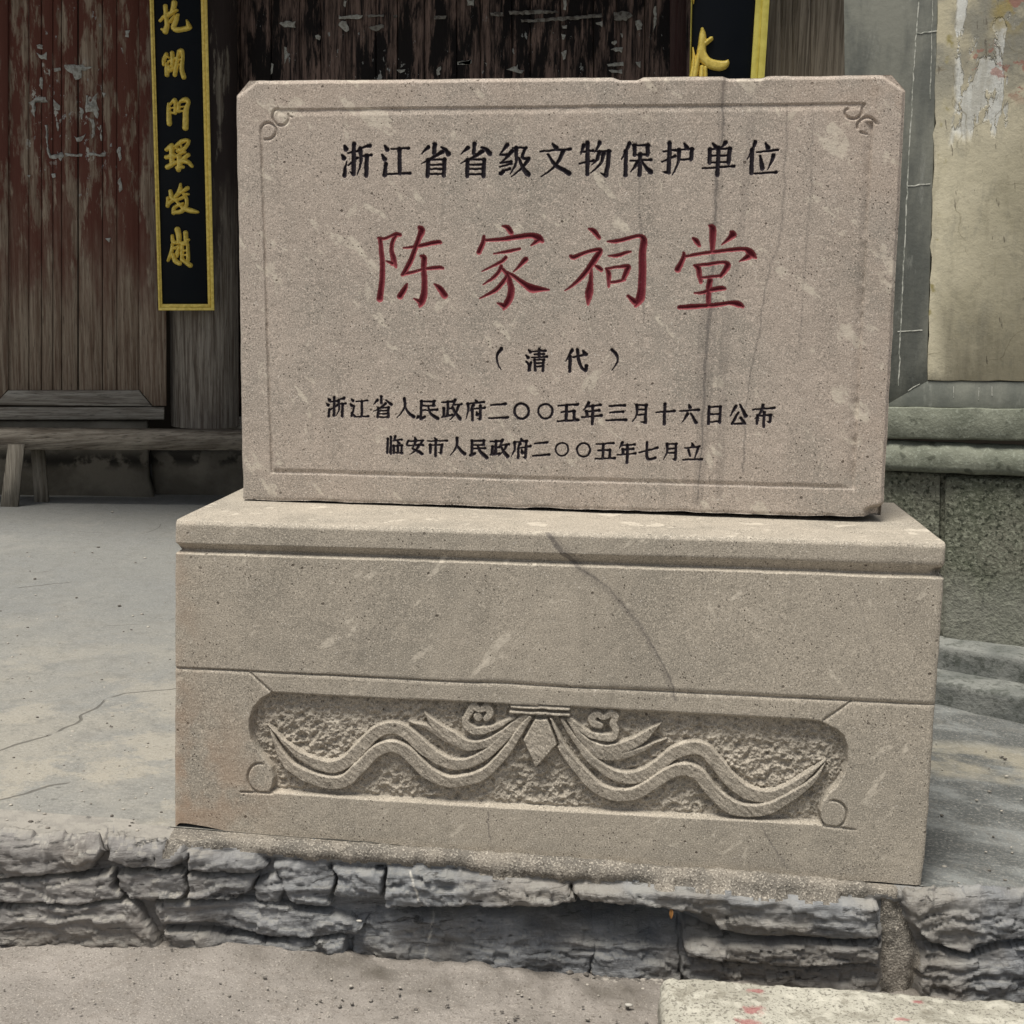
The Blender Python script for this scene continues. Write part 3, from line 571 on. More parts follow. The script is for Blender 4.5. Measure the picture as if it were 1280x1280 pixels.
    add('ribbon', 2, q5([(350, 240), (395, 335), (450, 378), (530, 408), (590, 402), (640, 358), (690, 308), (740, 292), (790, 312), (850, 372), (910, 402), (970, 402), (1040, 378), (1100, 318), (1150, 245), (1182, 200)], [1, 5, 6.5, 7.5, 7.5, 7.5, 7, 7, 7.5, 7.5, 7, 7, 6.5, 5.5, 4.5, 3]), .0150)
    add('ribbon', 3, q5([(845, 184), (880, 226), (930, 262), (980, 290), (1040, 285), (1090, 258), (1140, 216), (1164, 197)], [1, 5, 7, 6.5, 5.5, 5, 3.5, 2.5]), .0125)
    add('ribbon', 3, q5([(792, 214), (850, 232), (900, 262), (950, 290)], [.8, 3, 4, 3]), .0105)
    add('ribbon', 4, q6([(55, 200), (100, 268), (150, 328), (220, 372), (280, 378), (340, 352), (390, 312), (440, 290), (490, 292), (530, 332), (570, 382), (620, 422), (680, 436), (740, 418), (800, 380), (868, 324)], [2.5, 4, 5.5, 6.5, 7.5, 7.5, 7.5, 8, 8, 8, 8, 8, 7, 5.5, 4, .8]), .0120)
    add('ribbon', 5, q6([(20, 200), (60, 290), (120, 368), (180, 418), (250, 432), (310, 412), (370, 372), (430, 352), (480, 372), (520, 422), (570, 465), (630, 480), (700, 468), (770, 430), (830, 384), (866, 332)], [3, 5, 6.5, 7, 7.5, 7.5, 7.5, 7.5, 7.5, 7.5, 8, 7.5, 7, 5.5, 3.5, .8]), .0150)
    add('ribbon', 6, q6([(75, 200), (120, 258), (180, 292), (240, 285), (300, 258), (332, 232), (362, 209)], [2.5, 4.5, 6, 6.5, 6, 4, .8]), .0125)
    add('ribbon', 6, q6([(100, 252), (160, 308), (230, 314), (300, 292), (340, 272), (380, 260)], [2, 4, 4.5, 3.5, 2, .6]), .0105)
    add('cloud_scroll', 7, qc([(405, 190), (330, 228), (260, 258), (170, 272), (115, 240), (105, 205)], [2.4, 3.4, 4.4, 5.2, 5.2, 4.6]), .0125)
    add('cloud_scroll', 7, qc([(105, 205), (135, 150), (155, 122), (195, 140), (240, 130), (256, 165), (232, 195)], [4.2, 4.8, 5, 4, 5, 4.6, 4]), .0125)
    add('cloud_scroll', 7, qc([(180, 182), (186, 190)], [5.2, 5]), .0120)
    add('cloud_scroll', 8, qc([(750, 195), (800, 240), (860, 285), (940, 308), (1010, 312), (1032, 270), (1015, 225), (1030, 180), (1000, 168)], [2.4, 3.4, 4.2, 4.8, 5, 4.6, 4.6, 4.8, 4.6]), .0125)
    add('cloud_scroll', 8, qc([(1000, 168), (955, 190), (920, 165), (888, 190), (895, 222), (935, 238)], [4.4, 3.6, 4.2, 4.8, 5, 4]), .0122)
    add('knot_band', 9, qc([(392, 118), (745, 133)], [2.7, 2.7]), .0165, 2)
    add('knot_band', 9, qc([(386, 150), (742, 169)], [2.7, 2.7]), .0165, 2)
    hs = np.zeros(X.shape); gid = np.zeros(X.shape, int)
    Xj, Yj = X+1.0*fbm(X, Y, 20, o=4, s=91, g=.6), Y+1.3*fbm(X, Y, 20, o=4, s=92, g=.6)
    for name, grp, s, H, bev in RB:
        d = cap_sd(Xj, Yj, s)
        h = H*sm(.6, -bev, d)**.8*(1-(.13*cap_off(Xj, Yj, s) if name == 'ribbon' else 0))
        m = h > hs; hs = np.where(m, h, hs); gid = np.where(m & (d < .2), grp, gid)
    loz = [(560+a/4.923, 860+b/4.923) for a, b in ((532, 190), (615, 192), (674, 350), (541, 502), (456, 325))]
    d = poly_sd(Xj, Yj, loz); h = .0155*sm(.4, -1.8, d); near = d < 2.2
    hs = np.where(near, np.maximum(h, hs*0), hs); gid = np.where(d < .2, 10, np.where(near, 0, gid))
    fine = .0016*fbm(X+Y, Y-X, 14, 5, o=4, s=95, g=.65)
    rec += np.where(hs > 0, np.maximum(floor*(1-np.clip(hs/.006, 0, 1)), 0)+np.clip(hs/.006, 0, 1)*(.0165-hs+fine), floor)*np.where(psd < .5, 1, 0)+np.where(psd >= .5, floor, 0)
    gid = np.where(psd < 0, gid, 0)
    P[..., 1] += rec
    # side inset of the cove near both ends
    bnd = .05
    P[..., 0] += np.where(dL < bnd, inset*.7*(1-dL/bnd), 0)-np.where(dR < bnd, inset*.7*(1-dR/bnd), 0)
    P[..., 2] += (1-np.clip((1-V)/.02, 0, 1))*(.004*fbm(X, Y*0, 60, o=3, s=33)+.007*sm(300, 232, X)*sm(219, 224, X))
    P[..., 0] += (.0016*fbm(X*0, Y, 22, o=3, s=34))*(1-np.clip(dR/.02, 0, 1))+(.001*fbm(X*0, Y, 22, o=3, s=35))*(1-np.clip(dL/.02, 0, 1))
    P[..., 0] -= (1-np.clip(dR/.03, 0, 1))*.004*sm(.90, 1, V)
    vein = np.zeros(X.shape)
    for pts, a_ in (([(684, 665, 1.5), (702, 690, 3), (728, 712, 1.4), (760, 735, .6), (795, 775, .6), (818, 812, .7), (838, 848, .6), (846, 875, .6)], 1), ([(690, 672, 5), (728, 712, 4), (795, 775, 3.5), (846, 875, 3)], .35), ([(950, 1032, 1), (968, 1060, .8), (985, 1085, .6)], .6),
                    ([(1060, 720, .5), (1085, 790, .5), (1100, 850, .4)], .35), ([(611, 1015, .5), (612, 1050, .5)], .8)):
        d = cap_sd(X+2.5*fbm(X, Y, 22, o=3, s=41)+1.8*fbm(X, Y, 6, o=3, s=43), Y+1.5*fbm(X, Y, 8, o=2, s=44), spl(pts, 4) if len(pts) > 2 else pts); vein = np.maximum(vein, a_*np.clip(.85-d/1.6, 0, 1))
    rust = .55*np.exp(-((X-250)/75)**2-((Y-985)/85)**2)+.25*np.exp(-((X-226)/20)**2)
    at = {'vein': vein, 'rust': rust}
    F = gridf(*X.shape); gf = np.maximum(np.maximum(gid[:-1, :-1], gid[1:, 1:]), np.maximum(gid[1:, :-1], gid[:-1, 1:]))
    Yf = (Y[:-1, :-1]+Y[1:, 1:])/2; Xf = (X[:-1, :-1]+X[1:, 1:])/2
    L2f = yl(688.8, 721.4)(Xf); jf = 834.6+(Xf-218)*46/951
    zone = np.where(Yf < L2f, 0, np.where(Yf < jf, 1, 2))
    # sides: left, right, top, each split with its zone by height; simple bands
    R_, C_ = X.shape; Pv = P.reshape(-1, 3); ids = np.arange(R_*C_).reshape(R_, C_)
    rz = np.array([0 if y < a else (1 if y < b else 2) for y, a, b in zip((Y[:-1, 0]+Y[1:, 0])/2, L2f[:, 0], jf[:, 0])])
    rzR = np.array([0 if y < a else (1 if y < b else 2) for y, a, b in zip((Y[:-1, -1]+Y[1:, -1])/2, L2f[:, -1], jf[:, -1])])
    names = {0: 'cap_slab', 1: 'upper_block', 2: 'lower_block'}; objs = {}
    D = .52
    for z in (0, 1, 2):
        V_ = [Pv]; fs = [F[(zone == z) & (gf == 0)].reshape(-1, 4)]; cnt = len(Pv)
        for col, rr, flip in ((0, rz, False), (-1, rzR, True)):
            line = ids[:, col]; prev = line
            for q, dep in enumerate((.012, .05, .15, .3, D)):
                Q = Pv[line].copy(); Q[:, 1] = dep; s_ = -1 if col == 0 else 1
                Q[:, 0] += s_*.0025*min(1, dep*60)+.001*fbm(Q[:, 2], Q[:, 2]*0+dep*9, .03, o=3, s=80)
                cur = np.arange(cnt, cnt+R_); V_.append(Q); cnt += R_
                f = np.stack([prev[:-1], prev[1:], cur[1:], cur[:-1]], 1)[rr == z]
                fs.append(f if flip else f[:, ::-1]); prev = cur
        if z == 0:      # worn top face
            dys = np.array([.004, .010, .02, .04, .08, .12, .16, .2, .24, .3, .4, D]); prev = ids[0, ::4]; prev = np.append(prev, ids[0, -1]) if prev[-1] != ids[0, -1] else prev
            e = Pv[prev]; zt0 = e[:, 2]
            # the whole first row is kept; a thinner copy of it carries the top
            for dep in dys:
                Q = e.copy(); Q[:, 1] = np.maximum(dep, e[:, 1]+.001)
                k = sm(0, .012, np.array(dep)); Q[:, 2] = zt0+.0022*k-dep*.004+.0010*fbm(Q[:, 0], Q[:, 0]*0+dep, .09, o=3, s=14)
                cur = np.arange(cnt, cnt+len(e)); V_.append(Q); cnt += len(e)
                f = np.stack([prev[:-1], prev[1:], cur[1:], cur[:-1]], 1); fs.append(f); prev = cur
        VV = np.vstack(V_); FF = np.vstack(fs); u_, inv = np.unique(FF, return_inverse=True)
        A = {q: np.concatenate([w_.ravel(), np.zeros(len(VV)-w_.size)])[u_] for q, w_ in at.items()}
        objs[z] = mk(names[z], VV[u_], inv.reshape(FF.shape), mat_base, th, A)
    b_ = .0; mk('back_face', [(-.722, D, .62), (.722, D, .635), (.727, D, -.02), (-.73, D, .01)], [(0, 1, 2, 3)], mat_base, th, {'vein': np.zeros(4), 'rust': np.zeros(4)}, smooth=False)
    nm = {1: 'ribbon', 2: 'ribbon', 3: 'ribbon', 4: 'ribbon', 5: 'ribbon', 6: 'ribbon', 7: 'cloud_scroll', 8: 'cloud_scroll', 9: 'knot_band', 10: 'lozenge_pendant'}
    for g in range(1, 11):
        sel = (gf == g) & (zone == 2)
        if sel.any(): sub(nm[g], P, F[sel], mat_base, objs[2], at)
    return th
# ---------------------------------------------------------------- the slate ledge, terrace and lower ground
def zt(X): return -.0005-.0206*X                        # the terrace tilts a little to the right
def zg(X): return np.interp(X, [-6, -1.05, -.73, -.34, 0, .5, 1.2, 6], [-.19, -.187, -.183, -.212, -.222, -.226, -.23, -.24])
STONES = [[(-170, 960), (40, 960), (126, 960), (134, 1064), (118, 1084), (60, 1092), (0, 1096), (-170, 1096)],
 [(-170, 1100), (0, 1101), (70, 1095), (140, 1090), (150, 1122), (60, 1127), (-170, 1124)],
 [(-170, 1130), (0, 1131), (110, 1126), (165, 1127), (188, 1160), (198, 1190), (100, 1188), (-170, 1186)],
 [(136, 960), (215, 960), (234, 1072), (204, 1086), (152, 1085), (139, 1072)],
 [(146, 1092), (232, 1090), (233, 1121), (160, 1124), (150, 1112)],
 [(236, 1064), (322, 1066), (338, 1080), (312, 1087), (237, 1085)],
 [(237, 1090), (321, 1091), (315, 1115), (290, 1124), (238, 1118)],
 [(196, 1127), (300, 1125), (440, 1145), (450, 1158), (446, 1169), (340, 1168), (270, 1155), (203, 1152)],
 [(318, 1106), (340, 1093), (364, 1108), (350, 1130), (320, 1126)],
 [(343, 1076), (412, 1080), (413, 1130), (372, 1128), (350, 1102)],
 [(416, 1082), (478, 1087), (478, 1121), (417, 1117)],
 [(481, 1082), (640, 1094), (718, 1104), (718, 1125), (640, 1126), (580, 1127), (486, 1130)],
 [(722, 1104), (830, 1108), (940, 1114), (1099, 1128), (1100, 1168), (1010, 1172), (900, 1158), (878, 1140), (800, 1126), (722, 1123)],
 [(203, 1160), (340, 1174), (430, 1172), (434, 1212), (330, 1205), (212, 1190)],
 [(437, 1172), (470, 1140), (600, 1132), (735, 1134), (742, 1170), (738, 1244), (560, 1228), (440, 1216)],
 [(739, 1136), (800, 1134), (872, 1146), (848, 1168), (850, 1250), (741, 1246)],
 [(850, 1164), (1000, 1178), (1102, 1178), (1102, 1204), (960, 1206), (860, 1195)],
 [(852, 1202), (1000, 1210), (1102, 1208), (1102, 1256), (850, 1256)],
 [(1122, 1092), (1200, 1086), (1450, 1084), (1450, 1166), (1280, 1170), (1220, 1178), (1205, 1188), (1162, 1176), (1136, 1150)],
 [(1150, 1182), (1210, 1195), (1280, 1178), (1450, 1172), (1450, 1256), (1150, 1256)]]
MORT = [[(219, 1030), (420, 1050), (700, 1066), (1000, 1085), (1118, 1096), (1120, 1120), (1085, 1117), (1060, 1121), (1010, 1118), (960, 1116), (900, 1108), (830, 1104), (770, 1100), (700, 1098), (620, 1091), (560, 1082), (500, 1078), (440, 1078), (370, 1072), (340, 1068), (300, 1062), (240, 1059), (205, 1072)],
        [(1103, 1124), (1122, 1128), (1150, 1190), (1140, 1256), (1104, 1256)]]
def ledge():
    xs = axis(-6, (-2.5, .15), (-1.12, .006), (1.02, .0024), (2.3, .006), (6, .15)); 
    Ye = np.interp(xs, [-6, -1.1, -.72, -.6, -.3, .2, .7, .76, .95, 6], [-.15, -.14, -.108, -.075, -.052, -.05, -.05, -.035, -.02, -.02])
    Ye = Ye+.006*fbm(xs, xs*0, .12, o=3, s=1)
    z0 = zt(xs); zf = zg(xs)-.04
    # path: top run, rounded edge, face
    T = axis(0, (.38, .02), (1, .0088)); R_ = len(T); C_ = len(xs); P = np.zeros((R_, C_, 3)); th_ = np.zeros((R_, C_)); r = .02
    for i, t in enumerate(T):
        if t < .38:
            k = t/.38; y = .02*(1-k)+(Ye+r)*k; z = z0; a = np.zeros(C_)
        else:
            k = (t-.38)/.62; H = (z0-zf)-r; arc = r*math.pi/2; s = k*(H+arc+.0)
            on_arc = s < arc; a = np.where(on_arc, s/r, math.pi/2)
            y = np.where(on_arc, Ye+r-r*np.sin(a), Ye); z = np.where(on_arc, z0-r+r*np.cos(a), z0-r-(s-arc))
        P[i, :, 0] = xs; P[i, :, 1] = y; P[i, :, 2] = z; th_[i] = a
    mir = (P[..., 0] < -1.14) | (P[..., 0] > 1.13); PM = P.copy()        # outside the view the courses run on
    PM[..., 0] = np.where(P[..., 0] < -1.14, -2.28-P[..., 0], np.where(P[..., 0] > 1.13, 2.26-P[..., 0], P[..., 0]))
    PM[..., 2] = np.where(mir, P[..., 2]-zt(P[..., 0])+zt(PM[..., 0]), P[..., 2]); PM[..., 1] = np.where(mir, P[..., 1]-Ye[None]+np.interp(PM[..., 0], xs, Ye), P[..., 1]); X, Y = px(PM)
    Xj, Yj = X+12*fbm(X, Y, 40, 22, o=6, s=5, g=.62), Y+6.5*fbm(X, Y, 48, 30, o=6, s=6, g=.58)
    sx, sz = P[..., 0], P[..., 2]
    q_ = (sz+.020*fbm(sx, sz, .16, o=5, s=15, g=.55))/.014+2.2*fbm(sx, sz, .09, o=3, s=17); qf = q_-np.floor(q_)
    terr = (hsh(np.floor(q_), np.floor(sx*0+fbm(sx, sz, .11, .2, o=2, s=19)*4), 5)*(1-sm(.88, 1, qf))+hsh(np.floor(q_)+1, np.floor(sx*0+fbm(sx, sz, .11, .2, o=2, s=19)*4), 5)*sm(.88, 1, qf))
    crv = np.clip(1-np.minimum(qf, 1-qf)/.09, 0, 1)*sm(.0, .35, fbm(sx, sz, .10, .03, o=3, s=29))
    wx_, wz_ = sx+.012*fbm(sx, sz, .05, o=3, s=35), sz+.006*fbm(sx, sz, .05, o=3, s=36)
    FA = facets(wx_, wz_+.12*wx_, .060, .020, 40); FB = facets(wx_, wz_-.1*wx_, .018, .008, 50)
    fac = np.abs(fbm(sx+sz, sz-sx*.4, .045, .028, o=4, s=23, g=.62))
    base = -.020+.006*fbm(sx, sz, .03, o=3, s=9)
    disp = base.copy(); idv = np.zeros(X.shape, int)-1; best = np.full(X.shape, 1e9)
    rnd = np.random.RandomState(4)
    for n, pg in enumerate(STONES):
        d = poly_sd(Xj, Yj, pg); off = rnd.uniform(-.004, .006); tilt = rnd.uniform(-.25, .25)
        if n in (14, 15): off = -.024
        if n == 17: off = -.02
        if n in (11, 12): off = .012
        cz = np.mean([q[1] for q in pg])
        h = off+.011*(1-np.exp(np.minimum(d, 0)/.8))+.002*(1-np.exp(np.minimum(d, 0)/14))-.008*sm(-.8, .8, d)+tilt*(Y-cz)*.0006
        h += (.0048*terr-.007*crv-.006*fac+.002+.0052*FA+.0020*FB+.006*fbm(sx, sz, .10, .03, o=6, s=20+n, g=.62))*sm(1, -3, d)
        m = (d < 0) & (d < best); disp = np.where(m, h, disp); idv = np.where(m, np.where(mir, n+50, n), idv); best = np.where(m, d, best)
    for n, pg in enumerate(MORT):
        d = poly_sd(X+3*fbm(X, Y, 12, o=3, s=8), Y+7*fbm(X, Y*0, 22, o=4, s=18, g=.6), pg)
        h = (.006 if n == 0 else -.022)+.014*(1-np.exp(np.minimum(d, 0)/6))+.006*fbm(sx, sz+P[..., 1], .02, o=5, s=55, g=.68)
        if n == 0: disp = np.where((d < 7) & (idv < 0), -.004, disp)
        m = (d < 0); disp = np.where(m, h, disp); idv = np.where(m, np.where(mir, 102+n+2*(P[..., 0] > 0), 100+n), idv)
    # the undercut hollow in the middle of the face
    Yh = Y-.10*(X-735); hol = np.exp(-((X-745)/125)**4)*np.exp(-((Yh-1150)/(16+7*fbm(X, Y, 40, o=4, s=88)))**2); hol2 = .45*np.exp(-((X-560)/80)**2)*np.exp(-((Y-1140)/9)**2)
    low = np.where(Y > 1124, 1, 0)*np.where((idv == 11) | (idv == 12) | (idv >= 100), 0, 1)
    disp -= .105*(hol+hol2)*low
    disp -= .02*np.exp(-((X-960)/70)**2)*np.exp(-((Y-1172)/6)**2)
    raw = disp.copy()
    for _ in range(2):
        disp[1:-1] = (disp[:-2]+2*disp[1:-1]+disp[2:])/4; disp[:, 1:-1] = (disp[:, :-2]+2*disp[:, 1:-1]+disp[:, 2:])/4
    nearm = (idv >= 100).astype(float)
    for _ in range(4): nearm[1:-1] = np.maximum(nearm[1:-1], np.maximum(nearm[:-2], nearm[2:])); nearm[:, 1:-1] = np.maximum(nearm[:, 1:-1], np.maximum(nearm[:, :-2], nearm[:, 2:]))
    disp = np.where(nearm > 0, disp, raw)
    keep = sm(0.0, .28, T)[:, None]*np.ones(X.shape); far = sm(-3, -1.5, P[..., 0])
    # under the stone base the mortar only fills up to its foot
    a = th_; amt = np.where(a < .01, np.minimum(disp, .0)*.35+np.where(idv < 0, .01, 0)*.3, disp)*keep
    under = (P[..., 1] > -.012) & (P[..., 0] > -.74) & (P[..., 0] < .74); amt = np.where(under, np.minimum(amt, -.002), amt)
    P[..., 1] -= np.sin(a)*amt; P[..., 2] += np.cos(a)*amt
    P[..., 1] -= .02*(a > 1.5)*fbm(P[..., 0], P[..., 2], .5, .2, o=2, s=77)*0
    dirt = .45*sm(.05, .0, P[..., 2]-zg(P[..., 0]))*np.clip(.5+fbm(sx, sz, .08, o=3, s=60), 0, 1)      # splashed soil along the foot
    dirt = np.clip(dirt, 0, .9)
    F = gridf(*X.shape); v4 = np.stack([idv[:-1, :-1], idv[1:, :-1], idv[1:, 1:], idv[:-1, 1:]], -1); fid = v4.max(-1)
    th = thing('slate_ledge', (0, -.08, float(zg(0.))), 'rough dark slate retaining ledge that the carved stone base stands on', 'retaining wall')
    chalk = np.maximum(np.clip(1-cap_sd(X+2*fbm(X, Y, 9, o=2, s=66), Y, [(514, 1086, .6), (530, 1128, 1), (540, 1152, .4), (528, 1212, 1.2)])/1.2, 0, 1), 0)
    at = {'dirt': dirt, 'chalk': chalk, 'tone': .5+.35*FA+.25*FB}
    for n in range(50+len(STONES)):
        if (fid == n).any(): k_ = largest(fid == n); fid[(fid == n) & ~k_] = -1
    for n in range(50+len(STONES)):
        if (fid == n).any(): sub('stone', P, F[fid == n], mat_slate, th, at, smooth=False)
    if (fid == 100).any(): sub('mortar', P, F[fid == 100], mat_mortar, th, at, label='lumpy pale mortar bed under the stone base')
    if (fid == 101).any(): sub('mortar', P, F[fid == 101], mat_mortar, th, at, label='dark mortar joint between two slate blocks')
    for n in (102, 103, 104, 105):
        if (fid == n).any(): k_ = largest(fid == n); fid[(fid == n) & ~k_] = -1; sub('mortar', P, F[fid == n], mat_mortar, th, at)
    sub('rubble_joint', P, F[fid == -1], mat_slate, th, at)
    # chalky drip
def terrace():
    xs = axis(-14, (-2.5, .5), (-1.6, .05), (1.9, .02), (4, .2), (14, 1)); ys = axis(.0, (.6, .02), (2, .05), (9, .25))
    X, Y = np.meshgrid(xs, ys); Z = zt(np.clip(X, -4, 3))+.004*fbm(X, Y, .35, o=4, s=2)*sm(.0, .1, Y)-.004*np.exp(-Y/.02)*0
    Z -= .012*((np.abs(X) < .70) & (Y > .03) & (Y < .48))
    sh = (X > .74)*sm(.74, .9, X)*np.abs(fbm(X+Y*.3, Y, .25, .08, o=4, s=6))*.010; Z = Z-sh*sm(.0, .08, Y)
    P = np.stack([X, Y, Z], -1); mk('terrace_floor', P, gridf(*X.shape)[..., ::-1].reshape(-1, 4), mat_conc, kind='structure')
def ground():
    xs = axis(-40, (-5, 5), (-1.5, .25), (1.2, .0055), (5, .25), (40, 5)); ys = axis(-40, (-3, 5), (-.62, .2), (-.02, .0055), (.3, .1))
    X, Y = np.meshgrid(xs, ys); fine = sm(-.9, -.6, Y)
    Z = zg(X)+fine*(.006*fbm(X, Y, .16, o=5, s=3, g=.6)+.003*np.abs(fbm(X, Y, .03, .02, o=4, s=5)))+.018*sm(-.17, -.07, Y)*np.clip(.4+fbm(X, Y, .12, o=3, s=8), 0, 1)
    rough = sm(-.75, -.2, X)*(1-sm(.15, .4, X)); Z += rough*fine*.010*np.abs(fbm(X, Y, .035, o=4, s=9))
    dirt = np.clip(sm(-.20, -.09, Y)*(.35+.7*fbm(X, Y, .06, o=4, s=12)), 0, .8)*sm(-1.0, -.2, X)+.25*rough*np.clip(fbm(X, Y, .1, o=4, s=13)+.3, 0, 1)
    mk('ground', np.stack([X, Y, Z], -1), gridf(*X.shape)[..., ::-1].reshape(-1, 4), mat_soil, kind='structure', attrs={'dirt': np.clip(dirt, 0, .8)})
def blob(r, seed, n=1, sq=(1, 1, .6)):
    import bmesh
    bm = bmesh.new(); bmesh.ops.create_icosphere(bm, subdivisions=n, radius=1)
    V = np.array([v.co[:] for v in bm.verts]); F = np.array([[v.index for v in f.verts] for f in bm.faces]); bm.free()
    V *= (1+.22*fbm(V[:, 0]*2+seed, V[:, 1]*2+V[:, 2], 1.1, o=2, s=seed))[:, None]; return V*np.array(sq)*r, F
def litter():
    rnd = np.random.RandomState(3); V, F, c = [], [], 0
    pts = [(onz(rnd.normal(790, 32), rnd.uniform(1200, 1240), -.222), rnd.uniform(.0025, .008)) for _ in range(280)]
    pts += [(onz(rnd.uniform(300, 830), rnd.uniform(1222, 1278), -.215), rnd.uniform(.0015, .0045)) for _ in range(70)]
    pts += [(onz(rnd.uniform(0, 400), rnd.uniform(1190, 1278), -.19), rnd.uniform(.001, .003)) for _ in range(60)]
    for k, (p, r) in enumerate(pts):
        v, f = blob(r, k, 1, (rnd.uniform(.8, 1.4), rnd.uniform(.8, 1.2), .6)); p[2] = zg(p[0])+.006; V.append(v+p); F.append(f+c); c += len(v)
    m = M('gravel', .9); mk('gravel', np.vstack(V), np.vstack(F), m.end(m.mix(m.noise(60, det=2, lo=.4, hi=.6), (.11, .10, .09), (.36, .33, .29))), kind='stuff')
    V, F, c = [], [], 0
    for k in range(170):
        left = rnd.rand() < .75; x_, y_ = (rnd.uniform(-20, 214), 640+rnd.rand()**.6*410) if left else (rnd.uniform(1170, 1280), rnd.uniform(900, 1092))
        p = onz(x_, y_, .01); p[2] = zt(p[0])+.001; r0 = rnd.uniform(.0012, .0045)*(1.5 if y_ < 800 else 1)
        v, f = blob(r0, k+300, 1, (rnd.uniform(.8, 1.5), rnd.uniform(.8, 1.3), .55)); V.append(v+p); F.append(f+c); c += len(v)
    m2 = M('grit', .9); mk('grit', np.vstack(V), np.vstack(F), m2.end(m2.mix(m2.noise(30, det=2, lo=.42, hi=.58), (.09, .08, .07), (.42, .39, .34))), kind='stuff')
    # a few single bits one can pick out
    m = M('dry_leaf', .7); lm = m.end(m.mix(m.noise(90), (.36, .18, .06), (.22, .10, .03)))
    p = on(839, 1141, (-.072, 0)); L = []
    for i in range(7): a = i/6; w_ = .0038*math.sin(math.pi*(.08+.9*a)); L += [(p[0]-w_, p[1]-.004*math.sin(a*3), p[2]+.012-a*.024), (p[0], p[1]-.004*math.sin(a*3)+.002, p[2]+.012-a*.024), (p[0]+w_, p[1]-.004*math.sin(a*3)-.001, p[2]+.012-a*.024)]
    mk('dry_leaf', L, [(3*i+j, 3*i+3+j, 3*i+4+j, 3*i+1+j) for i in range(6) for j in (0, 1)], lm, label='small orange dry leaf caught in the dark hollow under the ledge', cat='leaf')
    m = M('white_chip', .8); wm = m.end((.42, .40, .36))
    for (x, y, r, lab) in ((652, 1226, .007, 'pale chip of stone lying on the ground left of the gravel'), (786, 1258, .006, 'small white pebble lying nearest the bottom left of the granite block'), (449, 1153, .0045, 'tiny white chip stuck on the slate ledge face')):
        v, f = blob(r, int(x), 1, (1.5, .8, .5)); p = onz(x, y, -.214) if y > 1200 else on(x, y, (-.088, 0)); mk('stone_chip', v+p+np.array([0, 0, .003]), f, wm, label=lab, cat='pebble')
def granite_block():
    m = M('speckled_granite', .75)
    c = m.mix(m.noise(6, det=4, lo=.4, hi=.62), (.42, .405, .345), (.33, .315, .265))
    c = m.mix(m.mul(m.noise(105, det=6, ro=.65, lo=.55, hi=.62), .8), c, (.15, .14, .115)); c = m.mix(m.mul(m.noise(200, det=3, lo=.55, hi=.66), .75), c, (.09, .08, .07))
    c = m.mix(m.mul(m.noise(32, co=m.co(loc=(3, 0, 1)), det=5, lo=.53, hi=.63), .6), c, (.52, .50, .43)); c = m.mix(m.mul(m.noise(17, co=m.co(loc=(8, 0, 1)), det=7, ro=.7, lo=.53, hi=.62), .6), c, (.19, .175, .14))
    x = m.xyz(); red = 0
    for (a, b, r) in RS:
        dx = m.ma('SUBTRACT', x[0], a); dy = m.ma('SUBTRACT', x[1], b)
        d = m.ma('SQRT', m.ma('ADD', m.mul(dx, dx), m.mul(dy, dy, 2.2)))
        red = m.ma('MAXIMUM', red, m.mr(m.ma('ADD', d, m.mul(m.ma('SUBTRACT', m.noise(60, det=4, ro=.7), .5), r*2.6)), r*1.15, r*.45))
    c = m.mix(m.mul(red, .6), c, (.30, .06, .07))
    mg = m.end(c, m.ma('ADD', m.mul(m.noise(210, det=4), .6), m.noise(50, det=5)), .005, .7)
    n = 60; X0, X1 = onz(822, 1232, GZ)[0], 1.15; Y1 = onz(900, 1222, GZ)[1]+.012; Y0 = Y1-.42; Z0, Z1 = -.26, GZ
    V, F, c_ = [], [], 0
    hx, hy, hz = (X1-X0)/2, (Y1-Y0)/2, (Z1-Z0)/2; cen = np.array([(X0+X1)/2, (Y0+Y1)/2, (Z0+Z1)/2])
    for ax, s in ((0, 1), (0, -1), (1, 1), (1, -1), (2, 1)):
        a, b = [i for i in (0, 1, 2) if i != ax]
        na = int(2*(hx, hy, hz)[a]/.0055); nb = int(2*(hx, hy, hz)[b]/.0055)
        A, B = np.meshgrid(np.linspace(-1, 1, na), np.linspace(-1, 1, nb), indexing='ij'); Q = np.zeros((na, nb, 3)); Q[..., a] = A; Q[..., b] = B; Q[..., ax] = s
        W_ = Q*np.array([hx, hy, hz]); r = .028; core = np.clip(W_, -(np.array([hx, hy, hz])-r), np.array([hx, hy, hz])-r); dv = W_-core
        W_ = core+dv/np.maximum(np.linalg.norm(dv, axis=-1, keepdims=True), 1e-9)*r
        nr = dv/np.maximum(np.linalg.norm(dv, axis=-1, keepdims=True), 1e-9)
        G = W_+cen
        nse = .010*fbm(G[..., 0], G[..., 1]+G[..., 2]*1.3, .07, o=6, s=4, g=.65)+.008*fbm(G[..., 0], G[..., 1], .3, o=2, s=6)
        G = G+nr*nse[..., None]; f = gridf(na, nb).reshape(-1, 4); V.append(G.reshape(-1, 3)); F.append((f if s*(1 if ax != 1 else -1) > 0 else f[:, ::-1])+c_); c_ += na*nb
    mk('granite_block', np.vstack(V), np.vstack(F), mg, label='pale speckled granite block with faded red paint marks lying before the ledge', cat='stone block')
GZ = -.118
RS = [(*onz(940, 1262, GZ)[:2], .022), (*onz(945, 1236, GZ)[:2], .016), (*onz(1147, 1249, GZ)[:2], .013), (*onz(1128, 1274, GZ)[:2], .014), (*onz(935, 1278, GZ)[:2], .022)]
